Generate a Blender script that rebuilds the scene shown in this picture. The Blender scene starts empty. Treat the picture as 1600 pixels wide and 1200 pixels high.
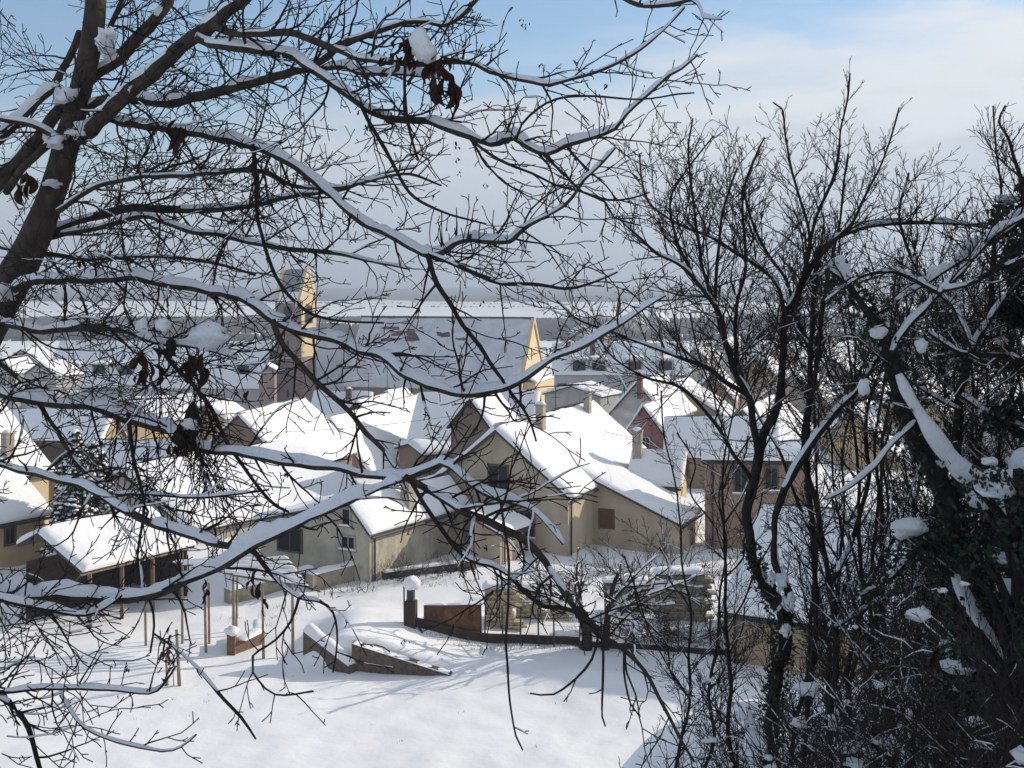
import bpy, math, random
from mathutils import Vector, noise
R = math.radians
SC = bpy.context.scene
COL = SC.collection
# ------------------------------------------------------------------ camera, sky, sun
F = 2000.0; CX = 800.0; HY = 440.0; CZ = 14.0      # focal length in photo pixels, horizon row, eye height
cam = bpy.data.cameras.new('camera'); camo = bpy.data.objects.new('camera', cam); COL.objects.link(camo)
camo.location = (0, 0, CZ); camo.rotation_euler = (R(90), 0, 0)
cam.sensor_width = 36; cam.lens = 45.0; cam.shift_y = -0.1; cam.clip_start = 0.1; cam.clip_end = 30000
SC.camera = camo
SUN_AZ, SUN_EL = 63.0, 23.0
W = bpy.data.worlds.new("World"); SC.world = W; W.use_nodes = True
nt = W.node_tree; N = nt.nodes; Lk = nt.links; N.clear()
wo = N.new('ShaderNodeOutputWorld'); bg = N.new('ShaderNodeBackground'); Lk.new(bg.outputs[0], wo.inputs[0])
sky = N.new('ShaderNodeTexSky'); sky.sky_type = 'NISHITA'; sky.sun_disc = False
sky.sun_elevation = R(SUN_EL); sky.sun_rotation = R(SUN_AZ); sky.altitude = 200; sky.air_density = 1.0; sky.dust_density = 0.6; sky.ozone_density = 2.0
bg.inputs[1].default_value = 0.075
tc = N.new('ShaderNodeTexCoord')
sep = N.new('ShaderNodeSeparateXYZ'); Lk.new(tc.outputs['Generated'], sep.inputs[0])
mp = N.new('ShaderNodeMapping'); mp.inputs['Scale'].default_value = (1.0, 1.0, 4.2); mp.inputs['Rotation'].default_value = (0, R(-7), 0)
Lk.new(tc.outputs['Generated'], mp.inputs[0])
def wn(scale, det, rough, src):
    n = N.new('ShaderNodeTexNoise'); n.inputs['Scale'].default_value = scale; n.inputs['Detail'].default_value = det
    n.inputs['Roughness'].default_value = rough; Lk.new(src, n.inputs['Vector']); return n.outputs[0]
def wm(op, a, b=None, c=None):
    n = N.new('ShaderNodeMath'); n.operation = op
    for i, v in enumerate((a, b, c)):
        if v is None: continue
        if isinstance(v, (int, float)): n.inputs[i].default_value = v
        else: Lk.new(v, n.inputs[i])
    return n.outputs[0]
def wmr(v, a, b, c=0.0, d=1.0):
    n = N.new('ShaderNodeMapRange'); n.interpolation_type = 'SMOOTHSTEP'; n.inputs[1].default_value = a; n.inputs[2].default_value = b
    n.inputs[3].default_value = c; n.inputs[4].default_value = d; Lk.new(v, n.inputs[0]); return n.outputs[0]
def wmix(f, a, b):
    n = N.new('ShaderNodeMix'); n.data_type = 'RGBA'
    Lk.new(f, n.inputs[0])
    for i, v in ((6, a), (7, b)):
        if isinstance(v, tuple): n.inputs[i].default_value = v + (1,)
        else: Lk.new(v, n.inputs[i])
    return n.outputs[2]
n1 = wn(2.6, 7, 0.55, mp.outputs[0]); n2 = wn(9.0, 6, 0.6, mp.outputs[0])
# elevation plus a tilt: the cloud sheet thins out overhead, more to the left
t = wm('ADD', sep.outputs[2], wm('MULTIPLY', wm('SUBTRACT', n1, 0.5), 0.22))
t = wm('ADD', t, wm('MULTIPLY', wm('SUBTRACT', n2, 0.5), 0.06))
t = wm('SUBTRACT', t, wm('MULTIPLY', sep.outputs[0], 0.16))
cover = wmr(t, 0.120, 0.182, 1.0, 0.0)
high = wmr(sep.outputs[2], 0.25, 0.5, 0.0, 0.85)
cover = wm('MAXIMUM', cover, wm('MULTIPLY', high, wmr(n1, 0.4, 0.6)))
band = wmr(sep.outputs[2], 0.0, 0.10)
lowc = wmix(band, (6.0, 6.8, 7.9), (7.5, 8.0, 8.7))
br = wmr(wm('ADD', sep.outputs[2], wm('MULTIPLY', wm('SUBTRACT', n2, 0.5), 0.34)), 0.06, 0.17)
cloudc = wmix(wm('MULTIPLY', br, wmr(sep.outputs[0], -0.28, 0.2)), lowc, (9.9, 10.0, 10.2))
skyb = N.new('ShaderNodeMix'); skyb.data_type = 'RGBA'; skyb.blend_type = 'MULTIPLY'; skyb.inputs[0].default_value = 1.0
Lk.new(sky.outputs[0], skyb.inputs[6]); skyb.inputs[7].default_value = (1.25, 1.45, 1.6, 1)
tot = wmix(wm('MULTIPLY', cover, 0.96), skyb.outputs[2], cloudc)
Lk.new(tot, bg.inputs[0])
sl = bpy.data.lights.new('sun', 'SUN'); sl.energy = 3.9; sl.angle = R(0.5); sl.color = (1.0, 0.92, 0.80)
so = bpy.data.objects.new('sun', sl); COL.objects.link(so)
SD = Vector((math.cos(R(SUN_EL))*math.sin(R(SUN_AZ)), math.cos(R(SUN_EL))*math.cos(R(SUN_AZ)), math.sin(R(SUN_EL))))
so.rotation_euler = (-SD).to_track_quat('-Z', 'Y').to_euler(); so.location = SD*300
SC.view_settings.view_transform = 'Standard'; SC.view_settings.look = 'None'; SC.view_settings.gamma = 1
SC.view_settings.exposure = 0.25; SC.view_settings.use_curve_mapping = False
SC.render.engine = 'CYCLES'; SC.cycles.use_denoising = True; SC.cycles.max_bounces = 5; SC.cycles.diffuse_bounces = 3
SC.cycles.volume_bounces = 0

# ------------------------------------------------------------------ helpers
def P(px, py, Y): return Vector(((px-CX)/F*Y, Y, CZ-(py-HY)/F*Y))
def ray(px, py): return Vector(((px-CX)/F, 1.0, -(py-HY)/F))
CAM = Vector((0, 0, CZ))
def hit(px, py, P0, n):
    d = ray(px, py); t = (P0-CAM).dot(n)/d.dot(n); return CAM+d*t
def smooth(x, a, b):
    t = min(1.0, max(0.0, (x-a)/(b-a))); return t*t*(3-2*t)
def tag(o, label=None, cat=None, group=None, kind=None):
    if label: o['label'] = label
    if cat: o['category'] = cat
    if group: o['group'] = group
    if kind: o['kind'] = kind
    return o
def empty(name, loc, label, cat, group=None):
    o = bpy.data.objects.new(name, None); COL.objects.link(o); o.location = loc; o.empty_display_size = .2
    return tag(o, label, cat, group)
class MB:
    def __init__(s): s.v = []; s.f = []
    def face(s, pts):
        b = len(s.v); s.v += [tuple(p) for p in pts]; s.f.append(tuple(range(b, b+len(pts))))
    def hexa(s, lo, hi):            # two matching rings: a closed prism
        b = len(s.v); n = len(lo); s.v += [tuple(p) for p in lo] + [tuple(p) for p in hi]
        s.f.append(tuple(range(b+n-1, b-1, -1))); s.f.append(tuple(range(b+n, b+2*n)))
        for i in range(n):
            j = (i+1) % n; s.f.append((b+i, b+j, b+n+j, b+n+i))
    def box(s, c, sx, sy, sz, az=0.0):    # c = centre of the bottom
        c = Vector(c); a = R(az); u = Vector((math.cos(a), -math.sin(a), 0))*sx/2; w = Vector((math.sin(a), math.cos(a), 0))*sy/2
        lo = [c-u-w, c+u-w, c+u+w, c-u+w]; s.hexa(lo, [p+Vector((0, 0, sz)) for p in lo])
    def bar(s, a, b, w, h=None):
        a = Vector(a); b = Vector(b); h = h or w; d = (b-a).normalized()
        r = d.cross(Vector((0, 0, 1)))
        r = Vector((1, 0, 0)) if r.length < 1e-3 else r.normalized()
        q = r.cross(d).normalized(); r = r*w/2; q = q*h/2
        lo = [a-r-q, a+r-q, a+r+q, a-r+q]; s.hexa(lo, [p+(b-a) for p in lo])
    def tube(s, pts, rad, sides=6, cap=True):
        n = len(pts); ref = Vector((.31, .22, .92)); rings = []
        for i in range(n):
            a = pts[max(0, i-1)]; b = pts[min(n-1, i+1)]; d = b-a
            if d.length < 1e-7: d = Vector((0, 0, 1))
            d.normalize(); u = d.cross(ref)
            if u.length < .15: u = d.cross(Vector((1, 0, 0)))
            if i and u.dot(pu) < 0: u = -u
            u.normalize(); pu = u; w = d.cross(u); p = pts[i]; r = rad[i]; base = len(s.v)
            for k in range(sides):
                an = 6.28318*k/sides; c, q = math.cos(an)*r, math.sin(an)*r
                s.v.append((p.x+u.x*c+w.x*q, p.y+u.y*c+w.y*q, p.z+u.z*c+w.z*q))
            rings.append(base)
        for i in range(n-1):
            a, b = rings[i], rings[i+1]
            for k in range(sides):
                k2 = (k+1) % sides; s.f.append((a+k, a+k2, b+k2, b+k))
        if cap:
            s.f.append(tuple(rings[-1]+k for k in range(sides))); s.f.append(tuple(rings[0]+k for k in range(sides-1, -1, -1)))
    def ball(s, c, rx, ry, rz, seed=0, amp=.15, nu=12, nv=8):
        base = len(s.v); c = Vector(c)
        for j in range(nv+1):
            th = math.pi*j/nv
            for i in range(nu):
                ph = 6.28318*i/nu; d = Vector((math.sin(th)*math.cos(ph), math.sin(th)*math.sin(ph), math.cos(th)))
                k = 1+amp*noise.noise(d*1.7+Vector((seed*3.1, seed, 0)))*2
                s.v.append((c.x+d.x*rx*k, c.y+d.y*ry*k, c.z+d.z*rz*k))
        for j in range(nv):
            for i in range(nu):
                i2 = (i+1) % nu; s.f.append((base+j*nu+i, base+(j+1)*nu+i, base+(j+1)*nu+i2, base+j*nu+i2))
    def build(s, name, mat, parent=None, smooth_=False, origin=None):
        me = bpy.data.meshes.new(name)
        org = Vector(parent.location) if parent is not None and parent.type == 'EMPTY' else None
        if org is None and parent is not None: org = Vector(parent.get('_o', (0, 0, 0)))
        if org is None: org = Vector(origin) if origin is not None else Vector((0, 0, 0))
        ox, oy, oz = org
        me.from_pydata([(x-ox, y-oy, z-oz) for x, y, z in s.v], [], s.f); me.update()
        if smooth_: me.polygons.foreach_set('use_smooth', [True]*len(me.polygons))
        me.materials.append(mat)
        o = bpy.data.objects.new(name, me); COL.objects.link(o)
        if parent is not None: o.parent = parent
        else: o.location = org
        ORG.append((o, tuple(org))); o['_o'] = tuple(org)
        return o
ORG = []

# ------------------------------------------------------------------ materials
def mat(name, col, rough=.85, var=.25, scale=2.0, bump=.2, bscale=None, spec=.3, col2=None, stretch=None, detail=6, bdist=.02, streak=0.0):
    m = bpy.data.materials.new(name); m.use_nodes = True; t = m.node_tree; n = t.nodes; l = t.links
    b = n['Principled BSDF']; b.inputs['Roughness'].default_value = rough; b.inputs['Specular IOR Level'].default_value = spec
    g = n.new('ShaderNodeNewGeometry'); mpn = n.new('ShaderNodeMapping'); l.new(g.outputs['Position'], mpn.inputs[0])
    if stretch: mpn.inputs['Scale'].default_value = stretch
    nz = n.new('ShaderNodeTexNoise'); nz.inputs['Scale'].default_value = scale; nz.inputs['Detail'].default_value = detail; nz.inputs['Roughness'].default_value = .6
    l.new(mpn.outputs[0], nz.inputs['Vector'])
    cr = n.new('ShaderNodeValToRGB'); cr.color_ramp.elements[0].position = .3; cr.color_ramp.elements[1].position = .7
    c2 = col2 or tuple(min(1, c*(1+var)) for c in col); c1 = col if col2 else tuple(c*(1-var) for c in col)
    cr.color_ramp.elements[0].color = (*c1, 1); cr.color_ramp.elements[1].color = (*c2, 1)
    l.new(nz.outputs[0], cr.inputs[0]); out = cr.outputs[0]
    if streak:
        mp2 = n.new('ShaderNodeMapping'); mp2.inputs['Scale'].default_value = (.8, .8, .2); l.new(g.outputs['Position'], mp2.inputs[0])
        ns = n.new('ShaderNodeTexNoise'); ns.inputs['Scale'].default_value = 1.6; ns.inputs['Detail'].default_value = 8; l.new(mp2.outputs[0], ns.inputs['Vector'])
        r2 = n.new('ShaderNodeValToRGB'); r2.color_ramp.elements[0].position = .38; r2.color_ramp.elements[1].position = .58
        v = 1-streak; r2.color_ramp.elements[0].color = (v, v, v*.97, 1); r2.color_ramp.elements[1].color = (1, 1, 1, 1)
        l.new(ns.outputs[0], r2.inputs[0])
        mx = n.new('ShaderNodeMix'); mx.data_type = 'RGBA'; mx.blend_type = 'MULTIPLY'; mx.inputs[0].default_value = 1
        l.new(out, mx.inputs[6]); l.new(r2.outputs[0], mx.inputs[7]); out = mx.outputs[2]
    l.new(out, b.inputs['Base Color'])
    if bump:
        n3 = n.new('ShaderNodeTexNoise'); n3.inputs['Scale'].default_value = bscale or scale*4; n3.inputs['Detail'].default_value = 5
        l.new(mpn.outputs[0], n3.inputs['Vector'])
        bp = n.new('ShaderNodeBump'); bp.inputs['Strength'].default_value = bump; bp.inputs['Distance'].default_value = bdist
        l.new(n3.outputs[0], bp.inputs['Height']); l.new(bp.outputs[0], b.inputs['Normal'])
    return m
M = {}
M['snow'] = mat('snow', (.85, .835, .82), .75, .03, 1.2, .6, 2.6, spec=.25, bdist=.05)
M['ground'] = mat('ground_snow', (.88, .86, .84), .7, .03, .4, .32, 1.3, spec=.3, bdist=.12, detail=8)
M['bsnow'] = mat('branch_snow', (.82, .815, .82), .8, .02, 6, .9, 28, spec=.2, bdist=.02)
M['bark'] = mat('bark', (.034, .027, .022), .9, .45, 14, .9, 50, spec=.15, stretch=(1, 1, .5), bdist=.015, col2=(.095, .074, .055))
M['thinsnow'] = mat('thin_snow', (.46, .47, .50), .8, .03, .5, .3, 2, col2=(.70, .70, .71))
M['slate'] = mat('slate', (.15, .155, .17), .8, .2, 3, .4, 6, col2=(.30, .305, .32))
M['ftwig'] = mat('thicket_twig', (.046, .036, .031), .85, .3, 20, 0, spec=.15)
M['twig'] = mat('twig', (.032, .024, .021), .85, .3, 20, 0, spec=.15)
M['bark2'] = mat('dark_bark', (.032, .027, .024), .9, .4, 10, .5, 60, spec=.1, bdist=.01)
M['ivy'] = mat('ivy', (.010, .018, .008), .5, .5, 9, 0, spec=.3, col2=(.028, .045, .018))
M['fir'] = mat('fir', (.012, .020, .014), .8, .4, 5, 0, spec=.2, col2=(.03, .042, .028))
M['leaf'] = mat('dead_leaf', (.022, .012, .008), .8, .3, 25, 0, spec=.2, col2=(.065, .03, .017))
M['beige'] = mat('beige_render', (.49, .395, .29), .92, .12, .7, .4, 8, streak=.14)
M['cream'] = mat('cream_render_and_sunlight', (.66, .50, .30), .9, .06, .5, .1, 8)
M['stucco'] = mat('stained_stucco', (.48, .43, .33), .95, .16, 1.6, .4, 9, streak=.22, bdist=.05)
M['grey'] = mat('grey_render', (.42, .395, .365), .95, .16, .8, .3, 9, streak=.12)
M['palegrey'] = mat('pale_grey_render', (.42, .41, .41), .95, .1, 1.1, .2, 9, streak=.0)
M['pink'] = mat('pink_render', (.33, .14, .13), .9, .15, 1.0, .2, 9, streak=.0)
M['rose'] = mat('rose_stone', (.24, .18, .155), .9, .1, 1.0, .2, 9, streak=.0)
M['salmon'] = mat('salmon_render', (.27, .185, .135), .9, .08, 1.0, .2, 9, streak=.0)
M['yellow'] = mat('yellow_render', (.46, .35, .20), .9, .08, 1.0, .2, 9)
M['ochre'] = mat('ochre_render', (.36, .27, .16), .9, .08, 1.0, .2, 9, streak=.0)
M['brownwall'] = mat('brown_wall', (.22, .165, .12), .9, .2, 1.5, .2, 9, streak=.08)
M['tile'] = mat('roof_tile', (.08, .06, .055), .85, .3, 6, .8, 5, stretch=(1, 1, 6), bdist=.05)
M['redtile'] = mat('red_tile', (.13, .06, .055), .85, .3, 3, .4, 8)
M['wood'] = mat('old_wood', (.16, .115, .075), .85, .3, 6, .4, 30, stretch=(1, 1, .3))
M['darkwood'] = mat('dark_wood', (.05, .036, .028), .85, .3, 6, .4, 30)
M['post'] = mat('post_wood', (.24, .19, .12), .85, .3, 6, .4, 30)
M['rust'] = mat('rusty_panel', (.07, .03, .018), .8, .3, 4, .3, 20, col2=(.20, .095, .045), stretch=(1, 1, .6))
M['brick'] = mat('old_brick', (.07, .05, .04), .95, .4, 7, .8, 9, col2=(.19, .14, .11), bdist=.06)
M['redbrick'] = mat('red_brick', (.17, .10, .07), .95, .3, 6, .5, 9)
M['stone'] = mat('stone', (.30, .26, .20), .95, .25, 2.5, .7, 6, bdist=.06)
M['quoin'] = mat('sandstone', (.20, .12, .09), .95, .2, 2.5, .3, 6)
M['lumber'] = mat('pale_lumber', (.46, .38, .25), .9, .3, 5, .3, 12)
M['chimney'] = mat('chimney_render', (.34, .30, .24), .95, .2, 3, .4, 8)
M['brickchim'] = mat('brick_chimney', (.16, .08, .06), .95, .2, 3, .4, 8)
M['metal'] = mat('dark_metal', (.04, .04, .042), .5, .2, 3, 0)
M['kerb'] = mat('dark_plinth', (.055, .035, .03), .9, .3, 3, .4, 8)
M['glass'] = mat('dark_glass', (.012, .013, .015), .4, .2, 1, 0, spec=.25)
M['frame'] = mat('window_frame', (.10, .085, .07), .7, .2, 3, 0)
M['wframe'] = mat('white_frame', (.32, .31, .30), .7, .1, 3, 0)
M['shutter'] = mat('rust_shutter', (.16, .07, .03), .8, .2, 5, .2)
M['vine'] = mat('vineyard_stems', (.16, .13, .115), .9, .3, .05, 0)
M['woods'] = mat('far_woods', (.055, .055, .06), .9, .3, .05, 0)
# ------------------------------------------------------------------ terrain
def gz(x, y):
    h = 12.4*(1-smooth(y, -4, 32))
    h += -10.0*smooth(y, 66, 200) - 2.0*smooth(y, 200, 320)
    # terrace behind the brick wing walls
    h += 1.05*smooth(x, -8.6, -6.0)*(1-smooth(x, -5.6, -1.6+(y-46)*.5))*smooth(y, 46.15, 46.6)*(1-smooth(y, 50, 56))
    if 30 < y < 70:
        h += .45*smooth(y, 54, 60)*(1-smooth(x, 0, 8))
        h += .10*noise.noise(Vector((x*.35, y*.22, 3)))+.05*noise.noise(Vector((x*1.1, y*.8, 9)))+.02*noise.noise(Vector((x*3, y*2.2, 5)))
        # soft drifts below the terrace
        h += .28*math.exp(-((x-2.2)/2.4)**2-((y-45)/1.0)**2)+.22*math.exp(-((x+.6)/1.6)**2-((y-46.6)/.8)**2)+.3*math.exp(-((x-5.6)/3)**2-((y-43.5)/1.6)**2)
    # shaded shoulder low at the right
    h += 4.2*smooth(x, -1.8, 3.2)*math.exp(-((y-19.5)/4.6)**2)*(1+.07*noise.noise(Vector((x*.9, y*.7, 1))))
    h += 1.0*smooth(x, 2.5, 9)*smooth(y, 4, 12)*(1-smooth(y, 22, 36))
    if y > 900: h += 14*noise.noise(Vector((x*.0006, y*.0005, 2)))*smooth(y, 900, 4000)
    return h
def terrain():
    ys = [-40, -25, -12, -4, 0, 2, 4, 6, 8, 10, 12, 14, 16, 18, 20, 22, 24, 26, 28, 30, 32]
    y = 33.0
    while y < 62: ys.append(y); y += .22
    while y < 13500: ys.append(y); y *= 1.035
    nu = 260; v = []; f = []
    for y in ys:
        hw = 26+max(0, y)*.62
        if y > 200: hw = 150+(y-200)*.75
        for i in range(nu+1):
            u = -1+2*i/nu; u = u*(.55+.45*abs(u)); x = u*hw
            v.append((x, y, gz(x, y)))
    for j in range(len(ys)-1):
        for i in range(nu):
            a = j*(nu+1)+i; f.append((a, a+1, a+nu+2, a+nu+1))
    m = MB(); m.v = v; m.f = f
    tag(m.build('ground', M['ground'], smooth_=True), kind='structure')
terrain()
# low hills at the rim of the plain
def hills(x0, x1, y, hmax, seed, name='hills'):
    m = MB(); n = 90; rows = [(0, 0), (.35, .5), (.75, .93), (1.0, 1.0), (1.5, .8), (2.4, 0)]
    for j, (dy, k) in enumerate(rows):
        for i in range(n+1):
            t = i/n; x = x0+(x1-x0)*t
            e = min(1, 4*t, 4*(1-t)); hh = hmax*e*(.62+.5*noise.noise(Vector((t*3.2, seed, 0)))+.14*noise.noise(Vector((t*11, seed, 4))))
            m.v.append((x, y+dy*y*.14, -26+k*(hh+10)))
    for j in range(len(rows)-1):
        for i in range(n):
            a = j*(n+1)+i; m.f.append((a, a+1, a+n+2, a+n+1))
    tag(m.build(name, M['woods'], smooth_=True), kind='structure')
hills(-5200, -200, 7600, 95, 1.2); hills(-1500, 4800, 8800, 85, 5.5)
# vineyard and scrub belts in the plain (uncountable stems)
def belt(x0, x1, y0, y1, n, h, w, seed, name, m_, label):
    rnd = random.Random(seed); m = MB()
    rows = max(4, int((y1-y0)/6))
    for k in range(n):
        y = y0+(y1-y0)*int(rnd.random()*rows)/rows+rnd.uniform(-.3, .3); x = rnd.uniform(x0, x1)
        if noise.noise(Vector((x*.008, y*.012, seed))) > .28: continue
        z = gz(x, y); hh = h*rnd.uniform(.6, 1.3); ww = w*rnd.uniform(.6, 1.3); a = rnd.uniform(0, 3.14)
        c, s = math.cos(a)*ww/2, math.sin(a)*ww/2
        m.face([(x-c, y-s, z-.2), (x+c, y+s, z-.2), (x+c*.7, y+s*.7, z+hh), (x-c*.6, y-s*.6, z+hh*.9)])
        m.face([(x+s, y-c, z-.2), (x-s, y+c, z-.2), (x-s*.7, y+c*.7, z+hh), (x+s*.6, y-c*.6, z+hh*.9)])
    tag(m.build(name, m_), label, None, kind='stuff')
belt(-330, -60, 560, 900, 15000, 1.9, 1.3, 1, 'vineyard', M['vine'], 'bare grey brown vineyard rows in the snowy plain left of the church tower')
belt(-60, 190, 560, 860, 14000, 1.9, 1.3, 2, 'vineyard', M['vine'], 'bare grey brown vineyard rows in the snowy plain behind the church roof')
belt(150, 620, 700, 1000, 5000, 2.2, 1.6, 3, 'vineyard', M['vine'], 'bare vineyard rows in the snowy plain right of the church')
def scrub():
    rr = random.Random(5); m = MB()
    for line in range(34):
        x0 = rr.uniform(-900, 1300); y0 = rr.uniform(900, 1680); L = rr.uniform(40, 420); sl = rr.uniform(-.25, .25)
        for k in range(int(L/3.2)):
            if rr.random() < .35: continue
            x = x0+k*3.2+rr.gauss(0, 1.5); y = y0+k*3.2*sl+rr.gauss(0, 5); s = rr.uniform(.4, 1.3); z = gz(x, y); m.ball((x, y, z+s*.5), s*1.1, s, s*.8, k, .5, 5, 4)
    tag(m.build('hedgerow', M['vine']), 'faint broken hedgerows scattered over the snowy plain', None, kind='stuff')
scrub()

def farwoods():
    m = MB(); ys = [1700, 1702, 1760, 1900]+[1900*1.12**k for k in range(1, 17)]; n = 220
    for j, y in enumerate(ys):
        for i in range(n+1):
            x = (-1+2*i/n)*y*.8; yy = y+(60*noise.noise(Vector((x*.004, 3, 1)))+22*noise.noise(Vector((x*.02, 3, 1))) if j < 3 else 0)
            h = 0 if j == 0 else 6+4*noise.noise(Vector((x*.03, yy*.01, 2)))
            gap = noise.noise(Vector((x*.0016, yy*.0011, 8)))
            z = gz(x, yy)+(h if gap < .22 else -3); m.v.append((x, yy, z))
    for j in range(len(ys)-1):
        for i in range(n): a = j*(n+1)+i; m.f.append((a, a+1, a+n+2, a+n+1))
    tag(m.build('far_wood', M['woods']), 'blue grey wooded plain fading into haze below the horizon', None, kind='stuff')
farwoods()

# ------------------------------------------------------------------ roofs with snow
def snow_quad(mb, O, a, La, b, Lb, n, t, seed=0, step=.5, over=.06, rel=.05):
    """pillow of snow on a sloping quad: O corner, a along the ridge, b down the slope"""
    def marks(L):
        L = max(L, .05); e = [0, .03, .09, .2, .4]; e = [q for q in e if q < L*.45]
        mid = max(1, int((L-2*e[-1])/step)); s = e[:-1]+[e[-1]+(L-2*e[-1])*i/mid for i in range(mid+1)]+[L-q for q in reversed(e[:-1])]
        return s
    ua = marks(La); vb = marks(Lb); base = len(mb.v); nv = len(vb)
    for p in ua:
        for q in vb:
            d1 = min(p, La-p); d2 = (Lb-q); d = min(d1, d2)
            k = min(1, d/.4); k = math.sqrt(max(0, 1-(1-k)**2))
            X = O+a*p+b*q
            w1 = noise.noise(X*.45+Vector((seed, 0, 0)))*rel*2.2+noise.noise(X*1.3)*rel*.9+noise.noise(X*3.3)*rel*.35
            h = k*(t+w1+ (.08*t if Lb-q < 1 else 0))
            ex = over*k*(1 if Lb-q < .3 else 0)*(1.4+3*noise.noise(X*.9+Vector((0, seed, 3)))+1.5*noise.noise(X*3.1))
            mb.v.append(tuple(X+n*max(0, h)+b*ex))
    for i in range(len(ua)-1):
        for j in range(nv-1):
            A = base+i*nv+j; mb.f.append((A, A+1, A+nv+1, A+nv))
class House: pass
def house(label, A, az, L, hw, dz, hl=None, dl=None, zb=None, wall='beige', snow=.24, over=.35, group=None, cat='house', name='house',
          roofmat='tile', rake=None, tilt_wall=None, nosnow=(), wallname='wall', walls=True, step=.5, snowmat='snow'):
    """A apex of the near gable; ridge runs along azimuth az for L; right slope hw wide dropping dz; left slope hl, dl"""
    h = House(); hl = hw if hl is None else hl; dl = dz if dl is None else dl
    h.A = A; a = R(az); h.w = Vector((math.sin(a), math.cos(a), 0)); h.u = Vector((math.cos(a), -math.sin(a), 0))
    h.hw, h.dz, h.hl, h.dl, h.L = hw, dz, hl, dl, L
    mid = A+h.w*L/2
    if zb is None: zb = gz(mid.x, mid.y)-.6
    h.zb = zb; Z = Vector((0, 0, 1)); h.Z = Z
    h.root = empty(name, (mid.x, mid.y, zb), label, cat, group)
    w, u = h.w, h.u
    sl_r = (u*hw-Z*dz); lr = sl_r.length; br = sl_r/lr; nr = w.cross(br)
    nr = nr if nr.z > 0 else -nr
    sl_l = (-u*hl-Z*dl); ll = sl_l.length; bl = (sl_l/ll) if ll > .01 else None
    if bl:
        nl = w.cross(bl); nl = nl if nl.z > 0 else -nl
    # walls: one closed prism
    if walls:
        m = MB(); ins = .02
        def ring(o): 
            r = []
            if hl > .1: r += [o-u*(hl-over*.6 if hl > 1 else hl)-Z*(dl*(hl-over*.6)/hl if hl > 1 else dl)-Z*.1]
            r += [o-Z*.1, o+u*(hw-over*.6)-Z*(dz*(hw-over*.6)/hw)-Z*.1]
            b = [Vector((r[-1].x, r[-1].y, zb)), Vector((r[0].x, r[0].y, zb))]
            return r+b
        m.hexa(ring(A+w*over*.5), ring(A+w*(L-over*.5)))
        h.wall = m.build(wallname, M[wall], h.root)
    # roof slabs
    m = MB(); th = .12
    for (b_, l_, n_) in ([(br, lr, nr)]+([(bl, ll, nl)] if bl else [])):
        o = A-w*.1; q = [o, o+b_*l_, o+b_*l_+w*(L+.2), o+w*(L+.2)]
        m.hexa([p-n_*th for p in q], q)
    h.roof = m.build('roof', M[roofmat], h.root)
    if snow:
        m = MB()
        if 'r' not in nosnow: snow_quad(m, A-w*.12+nr*.01, w, L+.24, br, lr+.04, nr, snow, A.x, step, rel=.075)
        if bl and 'l' not in nosnow: snow_quad(m, A-w*.12+nl*.01, w, L+.24, bl, ll+.04, nl, snow, A.y, step, rel=.075)
        if m.v: m.build('snow', M[snowmat], h.roof, True)
    if mid.y < 95 and walls:
        e0 = A+u*(hw+.05)-Z*(dz+.16); m = MB(); m.tube([e0-w*.05, e0+w*(L+.05)], [.07, .07], 7); g_ = m.build('gutter', M['metal'], h.root)
        m = MB(); c = A+w*(.3+over*.5)+u*(hw-over*.6+.07); c.z = A.z-dz-.25; m.tube([e0+w*(.3+over*.5), c, Vector((c.x, c.y, zb+.3))], [.045]*3, 6); m.build('downpipe', M['metal'], g_)
    h.nr, h.br, h.lr = nr, br, lr; h.nl = nl if bl else None; h.over = over
    return h
def gable(label, ax, ay, D, az, rx, ry, ex, lx=None, ly=None, back=False, L=None, **k):
    """gable end towards the camera: apex pixel at depth D, right eave pixel in the same vertical plane, pixel x of the ridge's far end"""
    A = P(ax, ay, D); a = R(az); w = Vector((math.sin(a), math.cos(a), 0)); u = Vector((math.cos(a), -math.sin(a), 0))
    Rp = hit(rx, ry, A, w); hw = (Rp-A).dot(u); dz = A.z-Rp.z
    if L is None:
        m_ = (ex-CX)/F; L = (m_*A.y-A.x)/(w.x-m_*w.y)
        if L < 3 or L > 26: L = 10
    if back: A = A-w*L
    if lx is not None:
        Lp = hit(lx, ly, A, w); k['hl'] = -(Lp-A).dot(u); k['dl'] = A.z-Lp.z
    return house(label, A, az, L, hw, dz, **k)
def broad(label, ax, ay, D, az, ex, ey, pitch=42, **k):
    """ridge across the view: left ridge end pixel at depth D, pixel x of right ridge end, pixel y of the near eave"""
    A = P(ax, ay, D); a = R(az); w = Vector((math.sin(a), math.cos(a), 0)); u = Vector((math.cos(a), -math.sin(a), 0))
    m_ = (ex-CX)/F; L = (m_*A.y-A.x)/(w.x-m_*w.y); tp = math.tan(R(pitch)); kk = (ey-HY)/F
    hw = (kk*A.y-(CZ-A.z))/(tp-kk*u.y)
    return house(label, A, az, L, hw, hw*tp, **k)
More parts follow.
